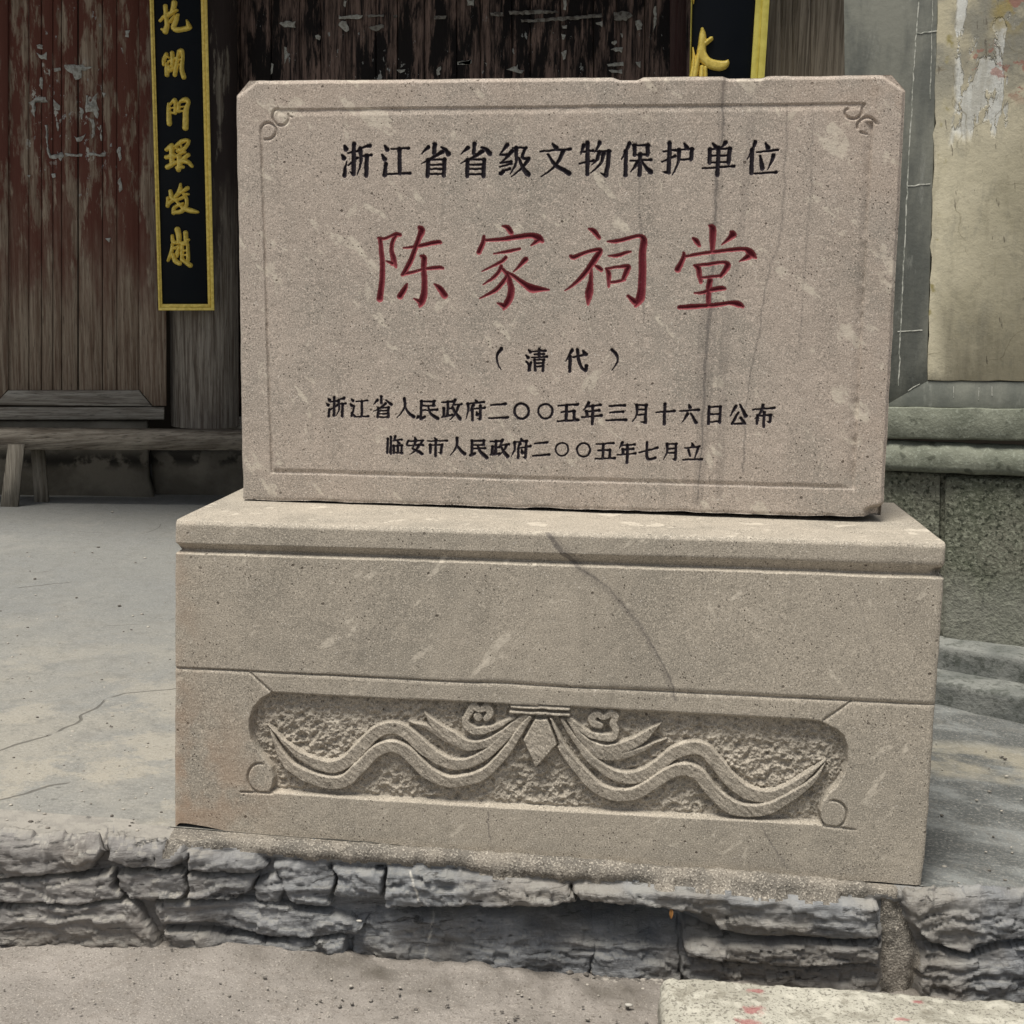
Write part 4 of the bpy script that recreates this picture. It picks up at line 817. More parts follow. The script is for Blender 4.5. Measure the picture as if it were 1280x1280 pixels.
# ---------------------------------------------------------------- timber hall behind
WL = (4.67, .30)          # left door wall;  Y = a + b X
WM = (4.25, 0)            # middle wall
WP = (2.95, 0)            # the post and couplet board on the right
WR = (1.84, -.33)         # masonry wall on the right
def wx(x, y, pl): return on(x, y, pl)
def hall():
    px0, px1 = wx(34, 150, WL), wx(132, 150, WL); zz = lambda y, x=85: wx(x, y, WL)[2]
    pap = [(px0[0], px1[0], zz(204), zz(112), .60, 16, (.42, .42, .38)), (px0[0]+.0, px0[0]+.26, zz(110), zz(76), .63, 13, (.42, .42, .38)), (wx(40, 0, WL)[0], wx(170, 0, WL)[0], zz(250), zz(10), .635, 22, (.30, .31, .30))]
    door_m = wood('weathered_red_door_wood', (.15, .10, .07), (.33, .27, .205), (.112, .040, .028), .80, 1.5, pap, wear=.54)
    rail_m = wood('weathered_rail_wood', (.18, .155, .125), (.36, .335, .285), None, st=(.5, .5, 9))
    col_m = wood('column_wood', (.10, .078, .06), (.29, .26, .215), (.040, .030, .028), 1.0, 1.7, wear=.60)
    sp = [(a, b, c_, d, .64, q, (.30, .31, .30)) for a, b, c_, d, q in ((-1.7, .35, 2.0, 2.36, 19),)]
    dark_m = wood('dark_peeling_wood', (.008, .006, .006), (.21, .145, .12), (.008, .006, .006), -1, 0, sp, wear=.49, st=(7, 7, .5))
    d = thing('plank_door', wx(100, 510, WL), 'weathered plank door panel with flaking red paint and torn white paper behind the bench', 'door')
    edges = [10, 36, 52, 66, 77, 98, 128, 146, 174]
    for a, b in zip(edges, edges[1:]):
        g = .5 if a != 77 else .5
        prism('plank', rect(a+g, -260, b-(1.4 if b == 98 else .35), 488), WL, .012+.004*random.random(), .02, door_m, d, .002)
    prism('stile', [(174, -260), (174, 487), (191, 507.5), (208, 507.5), (206, -260)], WL, .028, .04, door_m, d)
    prism('stile', [(-8, -260), (-6, 504), (10, 487), (10, -260)], WL, .028, .04, door_m, d)
    prism('rail', [(10, 488.2), (-7, 506), (190, 508), (173.5, 488.2)], WL, .030, .04, rail_m, d)
    prism('sill_rail', rect(-40, 509.5, 205, 524.5), WL, .05, .06, rail_m, d)
    d2 = thing('plank_door', wx(-120, 510, WL), 'brown plank door panel at the left edge of the photo, only its stile showing', 'door')
    e2 = [-330, -290, -255, -215, -180, -140, -100, -60]
    for a, b in zip(e2, e2[1:]): prism('plank', rect(a+.4, -260, b-.4, 488), WL, .014, .02, door_m, d2, .002)
    prism('stile', rect(-60, -260, -9, 508), WL, .028, .04, door_m, d2)
    prism('rail', rect(-330, 488.4, -60.5, 508), WL, .030, .04, rail_m, d2)
    pw = M('torn_paper', .9); pwm = pw.end(pw.mix(pw.noise(70, det=5, ro=.7, lo=.42, hi=.6), (.40, .41, .38), (.24, .23, .205)))
    pd = M('soot_grey_paper', .9); pdm = pd.end(pd.mix(pd.noise(50, det=5, ro=.7, lo=.4, hi=.62), (.22, .215, .195), (.08, .07, .062)))
    rq = np.random.RandomState(9)
    def scrap(poly, f, ox, oy, pl, out, mt, par):
        P = []
        for (a, b), (c_, d_) in zip(poly, poly[1:]+poly[:1]):
            k = max(1, int(math.hypot(c_-a, d_-b)/12))
            for q in range(k): P.append((ox+(a+(c_-a)*q/k+rq.normal(0, 2.2))/f, oy+(b+(d_-b)*q/k+rq.normal(0, 2.2))/f))
        prism('paper_scrap', P, pl, out, .0006+out*0, mt, par, .0002)
    for p in ([(320, 325), (412, 322), (418, 334), (466, 332), (440, 350), (412, 352), (405, 385), (380, 400), (360, 368), (325, 345)], [(275, 342), (300, 340), (300, 356), (278, 360)], [(182, 222), (215, 222), (214, 248), (190, 242)],
              [(180, 262), (205, 275), (232, 262), (232, 300), (205, 296)], [(200, 385), (214, 390), (210, 450), (200, 440)], [(142, 512), (178, 488), (225, 482), (238, 512), (178, 510), (172, 590), (156, 560), (160, 530)], [(268, 500), (302, 528), (298, 552), (272, 548)],
              [(430, 480), (440, 478), (440, 520), (485, 462), (482, 520), (494, 545), (486, 595), (462, 560), (430, 560), (424, 530)], [(398, 540), (416, 545), (412, 600), (400, 585)], [(445, 590), (470, 596), (472, 650), (476, 668), (460, 694), (462, 645)], [(498, 622), (508, 630), (510, 706), (502, 700)],
              [(226, 625), (236, 625), (240, 740), (262, 775), (310, 762), (318, 780), (302, 806), (290, 790), (250, 794), (236, 770)], [(322, 768), (414, 772), (410, 784), (330, 780)], [(446, 762), (500, 770), (526, 758), (526, 782), (480, 778), (450, 776)], [(284, 612), (291, 614), (290, 652), (284, 650)],
              [(370, 680), (384, 690), (430, 672), (410, 704), (384, 710)], [(508, 462), (526, 464), (518, 484)], [(582, 745), (604, 735), (606, 800), (596, 812), (590, 772)], [(626, 152), (650, 152), (644, 186), (628, 182)], [(588, 905), (604, 890), (614, 950), (596, 958)], [(262, 872), (280, 870), (276, 888), (264, 888)], [(134, 872), (150, 876), (142, 888)], [(528, 1195), (548, 1190), (544, 1212)]):
        scrap(p, 4, 0, 0, WL, .0175, pwm, d)
    # footing below the doors
    pm = M('stained_plaster', .9); c = pm.mix(pm.noise(4, det=5, lo=.38, hi=.62), (.20, .18, .145), (.12, .108, .085)); x = pm.xyz()
    c = pm.mix(pm.mul(pm.win(x[2], .16, .22, .22, .30), pm.noise(9, det=5, lo=.45, hi=.55)), c, (.03, .027, .022)); pm_ = pm.end(c, pm.noise(40, det=5), .01, .6)
    f = thing('door_footing', wx(80, 600, WL), 'low stained plaster footing under the plank door', 'footing')
    prism('footing_face', [(-420, 526), (-420, 640), (190, 634), (194, 626), (186, 600), (184, 526)], WL, .03, .2, pm_, f, .01)
    f2 = thing('stone_block', wx(245, 600, WL), 'low grey stone under the timber column in the shade behind the base', 'stone block')
    prism('stone_face', [(188, 566), (192, 629), (250, 630), (420, 622), (420, 562)], WL, -.06, .3, pm_, f2, .02)
    # column
    def column(name, x0, x1, pl, out, ya, yb, mt, lab, bands=0):
        A, B = wx(x0, 300, pl), wx(x1, 300, pl); zb = wx((x0+x1)/2, yb, pl)[2]; ztp = wx((x0+x1)/2, ya, pl)[2]
        r = np.linalg.norm(B-A)/2; cxy = (A+B)/2; n = 40; V = []; Z = np.linspace(zb, ztp, 26)
        for z in Z:
            for i in range(n):
                t = 2*math.pi*i/n; rr = r*(1+.006*math.sin(5*t)+.004*math.sin(11*t+1)); V.append((cxy[0]+rr*math.cos(t), cxy[1]+r*(.85-out)+rr*math.sin(t), z))
        F = [(k*n+i, k*n+(i+1) % n, (k+1)*n+(i+1) % n, (k+1)*n+i) for k in range(len(Z)-1) for i in range(n)]+[tuple(range((len(Z)-1)*n, len(Z)*n))]
        return mk(name, V, F, mt, label=lab, cat='column')
    column('timber_column', 203, 291, WL, .3, -320, 534, col_m, 'round grey brown timber column behind the black couplet board on the left')
    # middle wall
    mw = thing('plank_wall', wx(560, 300, WM), 'dark plank wall with peeling scraps of paper seen above the tablet', 'wall')
    e3 = [262, 300, 339, 374, 401, 432, 470, 497, 530, 571, 600, 640, 663, 700, 742, 770, 806, 842, 880, 930]
    for i, (a, b) in enumerate(zip(e3, e3[1:])):
        prism('plank', rect(a+.5, -260, b-.5, 520), WM, .006+.012*((i*7) % 5)/5, .03, dark_m, mw, .003)
    prism('rail', rect(262, 521, 930, 545), WM, .05, .07, rail_m, mw)
    mf = thing('door_footing', wx(560, 600, WM), 'low plaster footing under the dark plank wall, hidden behind the tablet', 'footing')
    prism('footing_face', rect(262, 546, 930, 640), WM, .0, .2, pm_, mf, .01)
    for p in ([(275, 115), (310, 105), (355, 108), (358, 135), (300, 135)], [(570, 80), (690, 72), (690, 92), (575, 98)], [(575, 110), (610, 105), (628, 150), (610, 160), (582, 135)], [(600, 0), (612, 4), (606, 36), (598, 30)], [(1215, 0), (1250, 0), (1245, 28), (1220, 25)], [(455, 175), (482, 178), (475, 200), (458, 195)],
              [(1165, 310), (1235, 298), (1235, 318), (1170, 322)], [(1060, 345), (1085, 330), (1078, 370), (1062, 380)], [(235, 315), (246, 320), (244, 365), (232, 375)], [(300, 235), (312, 240), (318, 290), (304, 320), (300, 280)], [(866, 350), (905, 344), (900, 358), (868, 364)]):
        scrap(p, 4, 280, 0, WM, .0205, pwm, mw)
    for p in ([(720, 76), (800, 72), (800, 84), (720, 86)], [(1050, 80), (1110, 78), (1108, 94), (1052, 96)], [(845, 78), (868, 74), (866, 88), (848, 90)], [(720, 130), (800, 122), (800, 136), (760, 156), (740, 150)]): scrap(p, 4, 280, 0, WM, .0205, pdm, mw)
    for p in ([(210, 65), (275, 62), (275, 82), (215, 80)], [(300, 58), (400, 50), (540, 54), (556, 66), (420, 70), (310, 74)], [(360, 100), (560, 86), (770, 68), (772, 86), (560, 104), (366, 112)], [(830, 60), (900, 56), (922, 82), (890, 105), (832, 102)]): scrap(p, 4, 560, 0, WM, .0205, pdm, mw)
    for p in ([(940, 105), (965, 100), (967, 148), (946, 152)], [(1030, 30), (1042, 28), (1041, 120), (1022, 158), (1028, 120)], [(570, 130), (597, 122), (595, 142), (572, 142)], [(570, 170), (588, 176), (580, 200), (568, 196)], [(576, 0), (594, 0), (590, 50), (574, 44)], [(568, 262), (594, 252), (588, 294), (574, 296)], [(820, 205), (845, 200), (835, 226), (816, 220)], [(808, 245), (870, 235), (872, 265), (840, 256)],
              [(290, 350), (350, 325), (345, 345), (380, 352), (370, 366), (310, 358)], [(48, 312), (118, 298), (116, 318), (54, 320)], [(796, 318), (880, 310), (878, 332), (800, 334)], [(805, 352), (872, 348), (870, 368), (820, 366)], [(940, 312), (964, 308), (962, 334), (944, 326)], [(735, 112), (772, 108), (770, 134), (744, 126)], [(862, 165), (878, 168), (872, 190)], [(184, 312), (196, 318), (190, 336)]):
        scrap(p, 4, 560, 0, WM, .0205, pwm, mw)
    # right jamb: reddish frame strip beside the right board
    jm = wood('jamb_wood', (.045, .018, .016), (.06, .035, .03), None)
    mk_ = prism('door_jamb', rect(838, -260, 858, 560), WP, -.35, .1, jm, label='dark reddish door jamb left of the yellow framed board on the right', cat='door frame')
    post_m = wood('grey_post_wood', (.12, .095, .066), (.30, .255, .19), None, st=(12, 12, .3))
    pt = thing('timber_post', wx(1005, 600, WP), 'square weathered timber post between the yellow framed board and the grey wall', 'post')
    for i, (a, b, o) in enumerate(((948, 976, .0), (976.6, 991, -.004), (991.8, 1013, .003), (1013.8, 1059, .0))):
        prism('plank', rect(a, -260, b, 760), WP, o, .24, post_m, pt, .004)
    # couplet boards
    gold = M('gold_paint', .35); gold.b.inputs['Specular IOR Level'].default_value = .6
    gm = gold.end(gold.mix(gold.noise(60, det=3, lo=.35, hi=.65), (.90, .70, .16), (.70, .52, .09)))
    yel = M('yellow_frame_paint', .4); ym = yel.end(yel.mix(yel.noise(30, det=3, lo=.35, hi=.65), (.84, .74, .18), (.72, .62, .13)))
    lac = M('black_lacquer', .5); lac.b.inputs['Specular IOR Level'].default_value = .12; lm = lac.end(lac.mix(lac.noise(3, det=3), (.0035, .005, .008), (.006, .009, .013)), rough=lac.mr(lac.noise(6), .3, .7, .4, .6))
    cpx = on(228, 380, (WL[0], WL[1]))
    def board(pl, L, R_, B, fw, lab, chars, frame, gr, hh, fB, wk=1.3):
        # L, R_: (x at y=0, x at y=B) outer edges; fw: frame widths (left, right) in pixels
        b = thing('couplet_board', on((L[1]+R_[1])/2, B, pl), lab, 'sign board', gr)
        ex = lambda e, y: e[0]+(e[1]-e[0])*y/B
        top = -260
        prism('panel', [(ex(L, top)+fw[0]*.6, top), (L[1]+fw[0]*.6, B-fB*.5), (R_[1]-fw[1]*.6, B-fB*.5), (ex(R_, top)-fw[1]*.6, top)], pl, .004, .03, lm, b, .001)
        def strip(x0, x1, o): prism('frame', [(ex(L, top)+x0 if x0 >= 0 else ex(R_, top)+x0, top), (L[1]+x0 if x0 >= 0 else R_[1]+x0, B-(x0 if x0 >= 0 else -x1)), (L[1]+x1 if x0 >= 0 else R_[1]+x1, B-(x1 if x0 >= 0 else -x0)) if False else (L[1]+x1 if x0 >= 0 else R_[1]+x1, B-.0-(x1 if x0 >= 0 else -x1)), (ex(L, top)+x1 if x0 >= 0 else ex(R_, top)+x1, top)], pl, o, .03, frame, b, .0015)
        strip(0, fw[0]*.55, .022); strip(fw[0]*.55, fw[0], .014)
        strip(-fw[1], -fw[1]*.5, .016); strip(-fw[1]*.5+.01, -.0001, .026)
        if fB:
            prism('frame', [(L[1]+1, B-fB*.45), (L[1], B), (R_[1], B), (R_[1]-2, B-fB*.45)], pl, .0262, .03, frame, b, .0015)
            prism('frame', [(L[1]+fw[0], B-fB), (L[1]+fw[0]*.5, B-fB*.46), (R_[1]-fw[1]*.5, B-fB*.46), (R_[1]-fw[1], B-fB)], pl, .0168, .03, frame, b, .0015)
        for (f, ox, oy, s) in chars:
            st = [spl([(ox+q[0]/f, oy+q[1]/f, q[2]/f*wk) for q in (tuple(map(float, p.split(','))) for p in t.split())], 3) for t in s.split('/')]
            a = np.array([p for t in st for p in t]); r = a[:, 2].max()+1
            xs = np.arange(a[:, 0].min()-r, a[:, 0].max()+r, hh); ys = np.arange(a[:, 1].min()-r, a[:, 1].max()+r, hh); X, Y = np.meshgrid(xs, ys)
            d_ = strokes_sd(X, Y, st, .25, 5)
            c = math.sqrt(1+pl[1]**2); P0 = np.array([[on(x, y, (pl[0]-.004*c, pl[1])) for x in (xs[0], xs[-1])] for y in (ys[0], ys[-1])])
            U = (X-xs[0])/(xs[-1]-xs[0]); V = (Y-ys[0])/(ys[-1]-ys[0])
            P = (P0[0, 0]*(1-U)[..., None]+P0[0, 1]*U[..., None])*(1-V)[..., None]+(P0[1, 0]*(1-U)[..., None]+P0[1, 1]*U[..., None])*V[..., None]
            gx, gy = np.gradient(d_, hh, axis=1), np.gradient(d_, hh, axis=0)      # pull border points onto the outline
            out = (d_ > 0) & (d_ < hh*1.5); mm = on(1, 0, pl)-on(0, 0, pl); mv = on(0, 1, pl)-on(0, 0, pl)
            P = P-np.where(out, d_, 0)[..., None]*(gx[..., None]*mm+gy[..., None]*mv)
            P[..., 1] -= np.where(d_ < 0, .0045+.018*(1-np.exp(d_/1.2)), 0)
            ins = d_ < 0; fo = ins[:-1, :-1] | ins[1:, :-1] | ins[:-1, 1:] | ins[1:, 1:]
            sub('character', P, gridf(*X.shape)[fo], gm, b, {})
    pb = (WL[0]-.12, WL[1])
    c1 = [(12.8, 180, 0, '345,95,26 355,250,28 372,400,30 345,500,38/260,335,18 330,260,20 420,205,16/290,470,18 345,500,20/490,42,34 470,150,32 420,230,18/400,255,22 470,200,24 530,165,20/545,238,20 510,345,28 478,430,34 520,478,34 620,470,32 700,452,34 745,445,18/690,325,12 715,400,28 735,440,26/425,345,22 470,290,20 500,250,16'),
          (12.8, 180, 0, '362,865,24 325,950,26 318,1035,20/380,905,18 400,920,14/372,1020,22 372,1110,30 370,1200,28/455,845,26 462,960,28 455,1050,26/400,985,18 470,950,20 540,925,18/410,1060,20 420,1130,22 480,1080,18/560,830,24 540,960,24 515,1100,28 495,1200,26/560,820,22 610,815,26 620,950,22 605,1100,28 640,1235,30/545,955,14 600,950,14/545,1035,14 600,1030,14'),
          (12.8, 180, 100, '398,385,20 398,520,28 408,700,32/420,395,14 495,320,26 505,420,20 500,530,22/430,520,16 500,535,14/430,450,12 495,440,12/560,370,20 558,500,24/560,505,14 640,490,14/590,345,20 665,318,34 715,355,24 675,480,32 668,600,36 665,765,36/560,435,12 650,425,12'),
          (10.667, 180, 160, '300,290,20 370,240,30/305,390,24 400,365,26/372,240,28 372,370,26 375,450,26/318,520,28 400,470,24 440,455,18/425,245,18 500,185,24 570,165,22 598,185,16 545,270,20 450,310,20/490,225,10 510,280,12/430,270,14 500,290,16/420,385,16 480,350,16 540,320,18/468,380,26 478,470,28 462,560,24/500,430,20 590,358,22/500,440,24 590,455,24 640,510,18/440,530,18 520,520,18'),
          (10.667, 180, 160, '352,840,18 378,930,26 430,960,20/322,930,16 318,1040,20/325,1020,18 370,975,20 430,950,14/490,748,12 478,840,26 425,915,20/500,860,16 580,800,22/530,885,16 590,882,14/440,960,16 540,922,18 572,965,18 560,1050,20 500,1110,24 400,1128,18/395,1135,20 410,1060,20 520,1005,14/440,985,14 540,1075,22 620,1100,28 722,1122,14'),
          (9.846, 180, 270, '412,165,26 430,240,26 432,320,22/350,240,14 362,318,20 440,330,16 525,330,20/512,205,22 522,320,20/550,290,14 520,310,14/352,350,16 340,440,18 298,548,14/380,395,16 440,372,14 400,465,18/355,470,14 385,550,24 440,585,22/410,500,12 430,450,14/472,350,16 470,540,18/540,350,14 545,540,18/470,350,12 540,350,12/470,425,12 540,425,12/470,480,10 540,480,10/480,540,18 570,608,24')]
    board(pb, (187, 198), (259, 268), 388, (5, 8), 'tall black couplet board with six gold characters hung on the left column', c1, gm, 'black couplet boards with gold characters', .42, 8)
    pr = (WP[0]-.10, WP[1])
    c2 = [(10.667, 855, 0, '245,392,18 250,480,36 240,600,40 235,720,50 300,820,50 400,865,52 500,875,50 560,850,34 588,805,8/262,600,24 360,518,24/118,640,8 130,790,20 110,980,26 60,1150,30/205,710,26 165,880,30 130,1080,30/240,900,26 225,1100,30/285,900,20 285,1120,26'),
          (10.667, 855, 0, '125,-80,14 128,0,10 126,50,4')]
    board(pr, (864, 858), (962, 942.5), 300, (1.5, 17), 'black couplet board with broad yellow frame rising behind the tablet top right', c2, ym, 'black couplet boards with gold characters', .5, 0, 1.35)
    # bench
    bm = wood('bench_wood', (.12, .10, .078), (.28, .25, .205), None, st=(.6, .6, 7), rot=(0, .06, 0))
    lgm = wood('bench_leg_wood', (.15, .13, .10), (.32, .29, .24), None)
    bp = (WL[0]-.37*1.04, .30); b = thing('bench', tuple(onz(90, 645, .03)), 'long narrow wooden bench with splayed legs in front of the plank door', 'bench')
    A, B = on(-90, 538, bp), on(395, 541, bp); n = np.array([bp[1], -1, 0])/math.sqrt(1+bp[1]**2); h = .085
    V = [A+n*.0, B, B-n*.16, A-n*.16]; V = [np.array(v) for v in V]; lo = [v-np.array([0, 0, h]) for v in V]
    ch = .006; cenv = sum(V)/4; top = [v+(cenv-v)/np.linalg.norm(cenv-v)*ch*1.4 for v in V]; m1 = [v-np.array([0, 0, ch]) for v in V]
    VV = top+m1+lo; F = [(0, 1, 2, 3), (11, 10, 9, 8)]+[(r*4+i, r*4+4+i, r*4+4+(i+1) % 4, r*4+(i+1) % 4) for r in (0, 1) for i in range(4)]
    mk('seat', VV, F, bm, b, smooth=False)
    def leg(tx, ty, bx, by, dn, wpx, z):
        p = (bp[0]+dn*1.04, bp[1]); T_, B_ = on(tx, ty, p), on(bx, by, p); B_[2] = min(B_[2], z); q = on(tx+wpx, ty, p)-T_; t = -n*.05
        V = [T_, T_+q, T_+q+t, T_+t, B_, B_+q*1.1, B_+q*1.1+t, B_+t]; mk('leg', V, [(0, 1, 2, 3), (7, 6, 5, 4), (0, 4, 5, 1), (1, 5, 6, 2), (2, 6, 7, 3), (3, 7, 4, 0)], lgm, b, smooth=False)
    leg(10, 556, -2, 650, -.02, 20, .055); leg(38, 556, 44, 641, .13, 16, .053); leg(330, 556, 342, 650, .0, 20, .04); leg(352, 556, 358, 640, .13, 16, .04)
def right_wall():
    # grey painted surround with ruled white joints, cream plaster field, moulded plinth, granite slabs, steps
    g = M('grey_painted_plaster', .75); x = g.xyz()
    c = g.mix(g.noise(5, co=g.co((2, 2, .6)), det=6, ro=.65, lo=.36, hi=.64), (.095, .100, .090), (.175, .178, .152)); c = g.mix(g.mul(g.noise(12, co=g.co((2, 2, .5), loc=(1, 2, 3)), det=6, ro=.7, lo=.56, hi=.68), .6), c, (.24, .245, .22))
    c = g.mix(g.mul(g.mr(x[2], .95, .62), .5), c, (.20, .225, .19))
    gm = g.end(c, g.noise(50, det=5), .003, .5)
    k = M('cream_plaster', .85); x = k.xyz(); zz = lambda y: on(1230, y, WR)[2]; xx = lambda a: on(a, 100, WR)[0]
    c = k.mix(k.noise(3, det=5, ro=.6, lo=.36, hi=.64), (.60, .55, .41), (.47, .43, .31)); c = k.mix(k.mul(k.noise(11, co=k.co((2, 2, .7)), det=6, ro=.7, lo=.52, hi=.66), .5), c, (.33, .31, .24))
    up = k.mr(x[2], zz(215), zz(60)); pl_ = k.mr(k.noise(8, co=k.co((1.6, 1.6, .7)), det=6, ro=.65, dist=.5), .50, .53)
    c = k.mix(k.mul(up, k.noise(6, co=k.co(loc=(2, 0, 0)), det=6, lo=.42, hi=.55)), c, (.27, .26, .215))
    strp = k.mul(k.win(k.ma('ADD', x[0], k.mul(k.noise(9, co=k.co((1, 1, .5)), det=4), .09)), xx(1186)+.045, xx(1192)+.045, xx(1250)+.045, xx(1264)+.045), k.mr(k.ma('ADD', x[2], k.mul(k.noise(6, co=k.co((2, 2, .4)), det=4), .3)), zz(185)+.15, zz(165)+.15), k.mr(k.noise(8, co=k.co((1.8, 1.8, .5), loc=(1, 0, 5)), det=6, ro=.65, dist=.4), .47, .50))
    c = k.mix(k.mul(strp, .9), c, (.64, .65, .62))
    rd = k.mul(k.mr(x[2], zz(140), zz(110)), k.win(x[0], xx(1205), xx(1215), xx(1290), xx(1310)), k.mr(k.noise(9, co=k.co((1, 1, 1), (0, .6, 0), (3, 1, 1)), det=6, ro=.7), .575, .60))
    ckk = k.mr(k.vor(5, co=k.noise_co(8, .12), feat='DISTANCE_TO_EDGE'), .008, .0); c = k.mix(k.mul(ckk, k.noise(4, lo=.5, hi=.56), .6), c, (.20, .17, .11)); c = k.mix(k.mul(k.noise(7, co=k.co((2.4, 2.4, .3), loc=(4, 4, 4)), det=7, ro=.65, lo=.52, hi=.68), .45), c, (.29, .265, .20)); c = k.mix(k.mul(rd, .6), c, (.36, .13, .10))
    c = k.mix(k.mul(k.win(x[0], xx(1176), xx(1181), xx(1184), xx(1192)), k.noise(14, det=4, lo=.56, hi=.64)), c, (.30, .26, .12))
    ye = k.mul(k.mr(x[2], zz(60), zz(20)), k.mr(k.noise(7, co=k.co(loc=(7, 1, 1)), det=4), .52, .56)); c = k.mix(k.mul(ye, k.win(x[0], xx(1225), xx(1240), xx(1262), xx(1280)), .8), c, (.34, .27, .10)); c = k.mix(k.mul(k.noise(16, co=k.co((1.5, 1.5, .6)), det=8, ro=.72, lo=.52, hi=.62), .3), c, (.30, .27, .19))
    sc_ = k.mul(k.mr(k.noise(20, co=k.co((3, 3, .5), (0, .15, 0)), det=5, ro=.6), .66, .69), .7); c = k.mix(sc_, c, (.13, .115, .09))
    cm = k.end(c, k.ma('ADD', k.mul(strp, -1.5), k.mul(k.noise(40, det=8, ro=.7), .8)), .005, .6)
    w = thing('plaster_wall', tuple(on(1220, 790, WR)), 'old plastered wall with cream field, grey painted border and stone plinth right of the tablet', 'wall')
    # grey border: jamb and foot
    def soft(name, pts_top, out, mt, lab=None): pass
    prism('grey_border', [(1052, -280), (1060, 507), (1105, 507.5), (1160, 476), (1159, 440), (1180, -280)], WR, .008, .2, gm, w, .0003)
    prism('grey_border', [(1105, 507.5), (1700, 520), (1700, 482), (1160, 476)], WR, .008, .2, gm, w, .0003)
    # cream field with a ragged edge
    rr = np.random.RandomState(2); ed = [(1180.5-(y+280)*.0285+rr.normal(0, .8), y) for y in range(-280, 470, 14)]
    prism('cream_field', ed+[(1159.5, 475)]+[(xq, 475.2+(xq-1160)*.012+rr.normal(0, .5)) for xq in range(1170, 1700, 16)]+[(1700, 481), (1700, -280)], WR, .011, .2, cm, w, .0015)
    # ruled white joint lines, thin raised lime beads
    wl = M('white_lime_line', .85); wm = wl.end(wl.mix(wl.noise(80, det=4, lo=.42, hi=.6), (.48, .48, .43), (.22, .23, .20)))
    def line(pts, t=.55, nm='lime_line'):
        a, b = WR; cc = math.sqrt(1+b*b); V = []; F = []; n = np.array([b, -1, 0])/cc
        for i, (xq, yq) in enumerate(pts):
            j = min(i+1, len(pts)-1); o = max(i-1, 0); dx, dy = pts[j][0]-pts[o][0], pts[j][1]-pts[o][1]; L = math.hypot(dx, dy); ww = t*(.7+.6*rr.rand())*1.25
            for s_ in (-1, 0, 1): V.append(on(xq-dy/L*ww*s_, yq+dx/L*ww*s_, (a-(.0085+(.0012 if s_ == 0 else 0))*cc, b)))
        for i in range(len(pts)-1):
            for j in (0, 1): F.append((3*i+j, 3*i+3+j, 3*i+4+j, 3*i+1+j))
        mk(nm, V, F, wm, w)
    line([(1149-(y/500)**.8*27+rr.normal(0, .35), y) for y in range(2, 490, 8)]); line([(1153+rr.normal(0, .3)-(y+200)*.02, y) for y in range(-200, 0, 9)])
    for (a, b, y0, y1) in ((1146, 1176, 42, 39), (1134, 1163, 233, 230), (1122, 1153, 415, 413)): line([(a+(b-a)*q/6, y0+(y1-y0)*q/6+rr.normal(0, .3)) for q in range(7)], .7)
    line([(1166-(y)*.028+rr.normal(0, .3), y) for y in range(-100, 130, 8)], .4)
    line([(1192, 483), (1192, 497)], .5); line([(1224, 484), (1223, 500)], .5); line([(1240, 482), (1240, 495)], .5); line([(1135, 489), (1142, 484), (1150, 480)], .5)
    # dark shaft edge behind tablet (real recess between pier and wall)
    s = M('plinth_stone', .85); x = s.xyz(); c = s.mix(s.noise(5, det=6, ro=.6, lo=.36, hi=.64), (.185, .195, .155), (.125, .135, .105)); c = s.mix(s.mul(s.noise(120, det=4, lo=.5, hi=.7), .5), c, (.29, .31, .26)); c = s.mix(s.mul(s.noise(30, det=5, lo=.58, hi=.66), .7), c, (.05, .055, .04)); sm_ = s.end(c, s.noise(60, det=6, ro=.65), .006, .7)
    def mould(name, y0, y1, prof, slope, bulge, out, parent, mt=sm_):
        a, b = WR; cc = math.sqrt(1+b*b); V = []; xq = np.arange(1040, 1700, 5.0); n_ = len(prof)
        for t, o in prof:
            for q, X_ in enumerate(xq): 
                y = y0+(y1-y0)*t+slope*(X_-1110)+.7*float(vn(np.array(X_/23.), np.array(y0*.1), 3)); V.append(on(X_, y, (a-(o+.0045*float(vn(np.array(X_/13.), np.array(t*5+y0)), ))*cc, b)))
        V = np.array(V); F = gridf(n_, len(xq)).reshape(-1, 4); return mk(name, V, F, mt, parent)
    mould('moulding', 507.5, 548, [(0, -.02), (.01, .010), (.03, .018), (.06, .020), (.5, .021), (.93, .022), (.97, .020), (.99, .014), (1.0, -.03)], .018, 0, 0, w)
    mould('moulding', 549, 588, [(0, -.03), (.03, .0), (.18, .014), (.35, .026), (.55, .032), (.8, .034), (.93, .03), (.99, .018), (1.02, -.05)], .045, 0, 0, w)
    gr = M('mossy_granite', .9); c = gr.mix(gr.noise(5, det=5, lo=.38, hi=.62), (.115, .125, .090), (.155, .155, .122)); c = gr.mix(gr.noise(95, det=4, ro=.65, lo=.47, hi=.66), c, (.26, .27, .21)); c = gr.mix(gr.mul(gr.noise(85, co=gr.co(loc=(4, 2, 9)), det=4, ro=.6, lo=.52, hi=.63), .85), c, (.03, .034, .024))
    x = gr.xyz(); zq = on(1230, 730, WR)[2]; c = gr.mix(gr.mul(gr.mr(gr.ma('ADD', x[2], gr.mul(gr.noise(8, det=4), .12)), zq+.11, zq), .6), c, (.25, .25, .215)); grm = gr.end(c, gr.ma('ADD', gr.noise(95, det=5, ro=.65), gr.noise(25, det=3)), .010, .8)
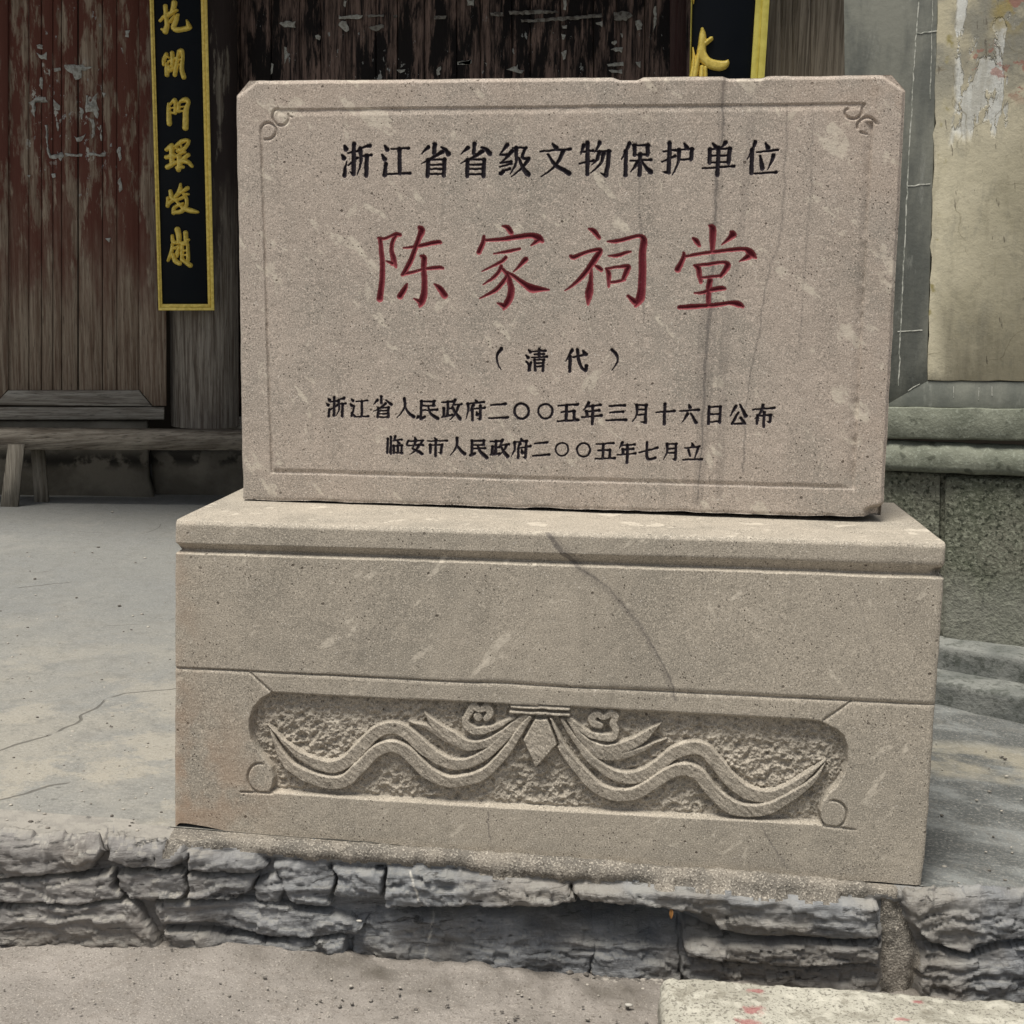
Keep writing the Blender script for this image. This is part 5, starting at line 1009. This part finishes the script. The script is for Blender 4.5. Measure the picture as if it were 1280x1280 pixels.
    # each slab a fine wavy sheet
    def slab(name, q, out, mt, parent, nx=60, ny=50, amp=.003, **kw):
        a, b = WR; cc = math.sqrt(1+b*b); P4 = [on(xx_, yy_, (a-out*cc, b)) for xx_, yy_ in q]
        U, V = np.meshgrid(np.linspace(0, 1, nx), np.linspace(0, 1, ny)); P = (P4[0]*(1-U)[..., None]+P4[1]*U[..., None])*(1-V)[..., None]+(P4[3]*(1-U)[..., None]+P4[2]*U[..., None])*V[..., None]
        e = np.minimum(np.minimum(U, 1-U)*nx, np.minimum(V, 1-V)*ny); P[..., 1] -= amp*fbm(P[..., 0], P[..., 2], .05, o=4, s=7)-.02*np.clip(1-e/1.2, 0, 1)**2-.03*(e < .01)
        return mk(name, P, gridf(ny, nx).reshape(-1, 4), mt, parent, **kw)
    slab('granite_slab', [(1020, 581), (1178, 589), (1175.5, 801), (1020, 790)], .0, grm, w)
    slab('granite_slab', [(1180.5, 593), (1520, 606), (1520, 856), (1178, 803)], .004, grm, w, 120, 50)
    slab('mortar_joint', [(1174, 585), (1184, 586), (1184, 803), (1172, 803)], -.012, mat_mortar if False else grm, w, 6, 30)
    # two low steps
    st = M('grey_step_stone', .8); c = st.mix(st.noise(6, co=st.co((1, 1, 3)), det=6, ro=.65, lo=.38, hi=.62), (.205, .21, .195), (.13, .137, .128)); c = st.mix(st.mul(st.noise(30, det=9, ro=.75, lo=.48, hi=.60), .7), c, (.06, .066, .056)); 
    nz = st.n('SeparateXYZ'); gn = st.n('NewGeometry'); st.set(nz.inputs[0], gn.outputs['Normal'])
    stm = st.end(c, st.noise(50, det=6, ro=.65), .008, .7)
    def step(nm, pf, pb, z0, z1, lab):
        f = [onz(x_, y_, z1) for x_, y_ in pf]; b_ = [onz(x_, y_, z1) for x_, y_ in pb]; n = 90; V = []
        def pt(l, t): 
            return l[0]+(l[1]-l[0])*t
        prof = [('b', 0, 0), ('f', .6, 0), ('f', 1, 0), ('f', 1, .006), ('f', 1, .02), ('f', 1, .5), ('f', 1, 1)]
        T = np.linspace(-.8, 3.5, n)
        for kind, a_, d_ in prof:
            for t in T:
                B_, F_ = pt(b_, t), pt(f, t); p = B_ if kind == 'b' else B_+(F_-B_)*a_
                wv = .003*float(vn(np.array(t*9.), np.array(d_*3.+z1*50), 5))
                if a_ == 1 and d_ == 0: p = p+(B_-F_)/np.linalg.norm(B_-F_)*.006
                p = p+np.array([0, -wv if a_ == 1 else 0, wv*.3]); z = z1-(z1-z0)*(d_ if d_ > .02 else 0)-(d_ if d_ <= .02 else 0)
                V.append((p[0], p[1], z+(p[2]-z1)))
        V = np.array(V).reshape(len(prof), n, 3)
        return mk(nm, V, gridf(len(prof), n).reshape(-1, 4), stm, smooth=False, label=lab, cat='step')
    zb = -.03
    step('stone_step', ((1175, 851), (1280, 871)), ((1175, 820), (1280, 834)), zb, .047, 'lower grey stone step at the foot of the right wall')
    step('stone_step', ((1175, 806), (1280, 823)), ((1175, 760), (1280, 768)), .03, .118, 'upper grey stone step touching the granite plinth slabs of the right wall')
def roofing():
    r = M('roof_boards', .9); rm = r.end(r.mix(r.noise(4), (.05, .04, .03), (.09, .07, .05)))
    box('porch_roof', (-7, 2.35, 3.3), (1.6, 5.2, 3.36), rm, kind='structure')
    box('back_wall', (-8, 5.15, -.1), (6, 5.3, 3.2), rm, kind='structure')
ground(); terrace(); ledge(); right_wall(); hall(); roofing(); base(); tablet(); granite_block(); litter()
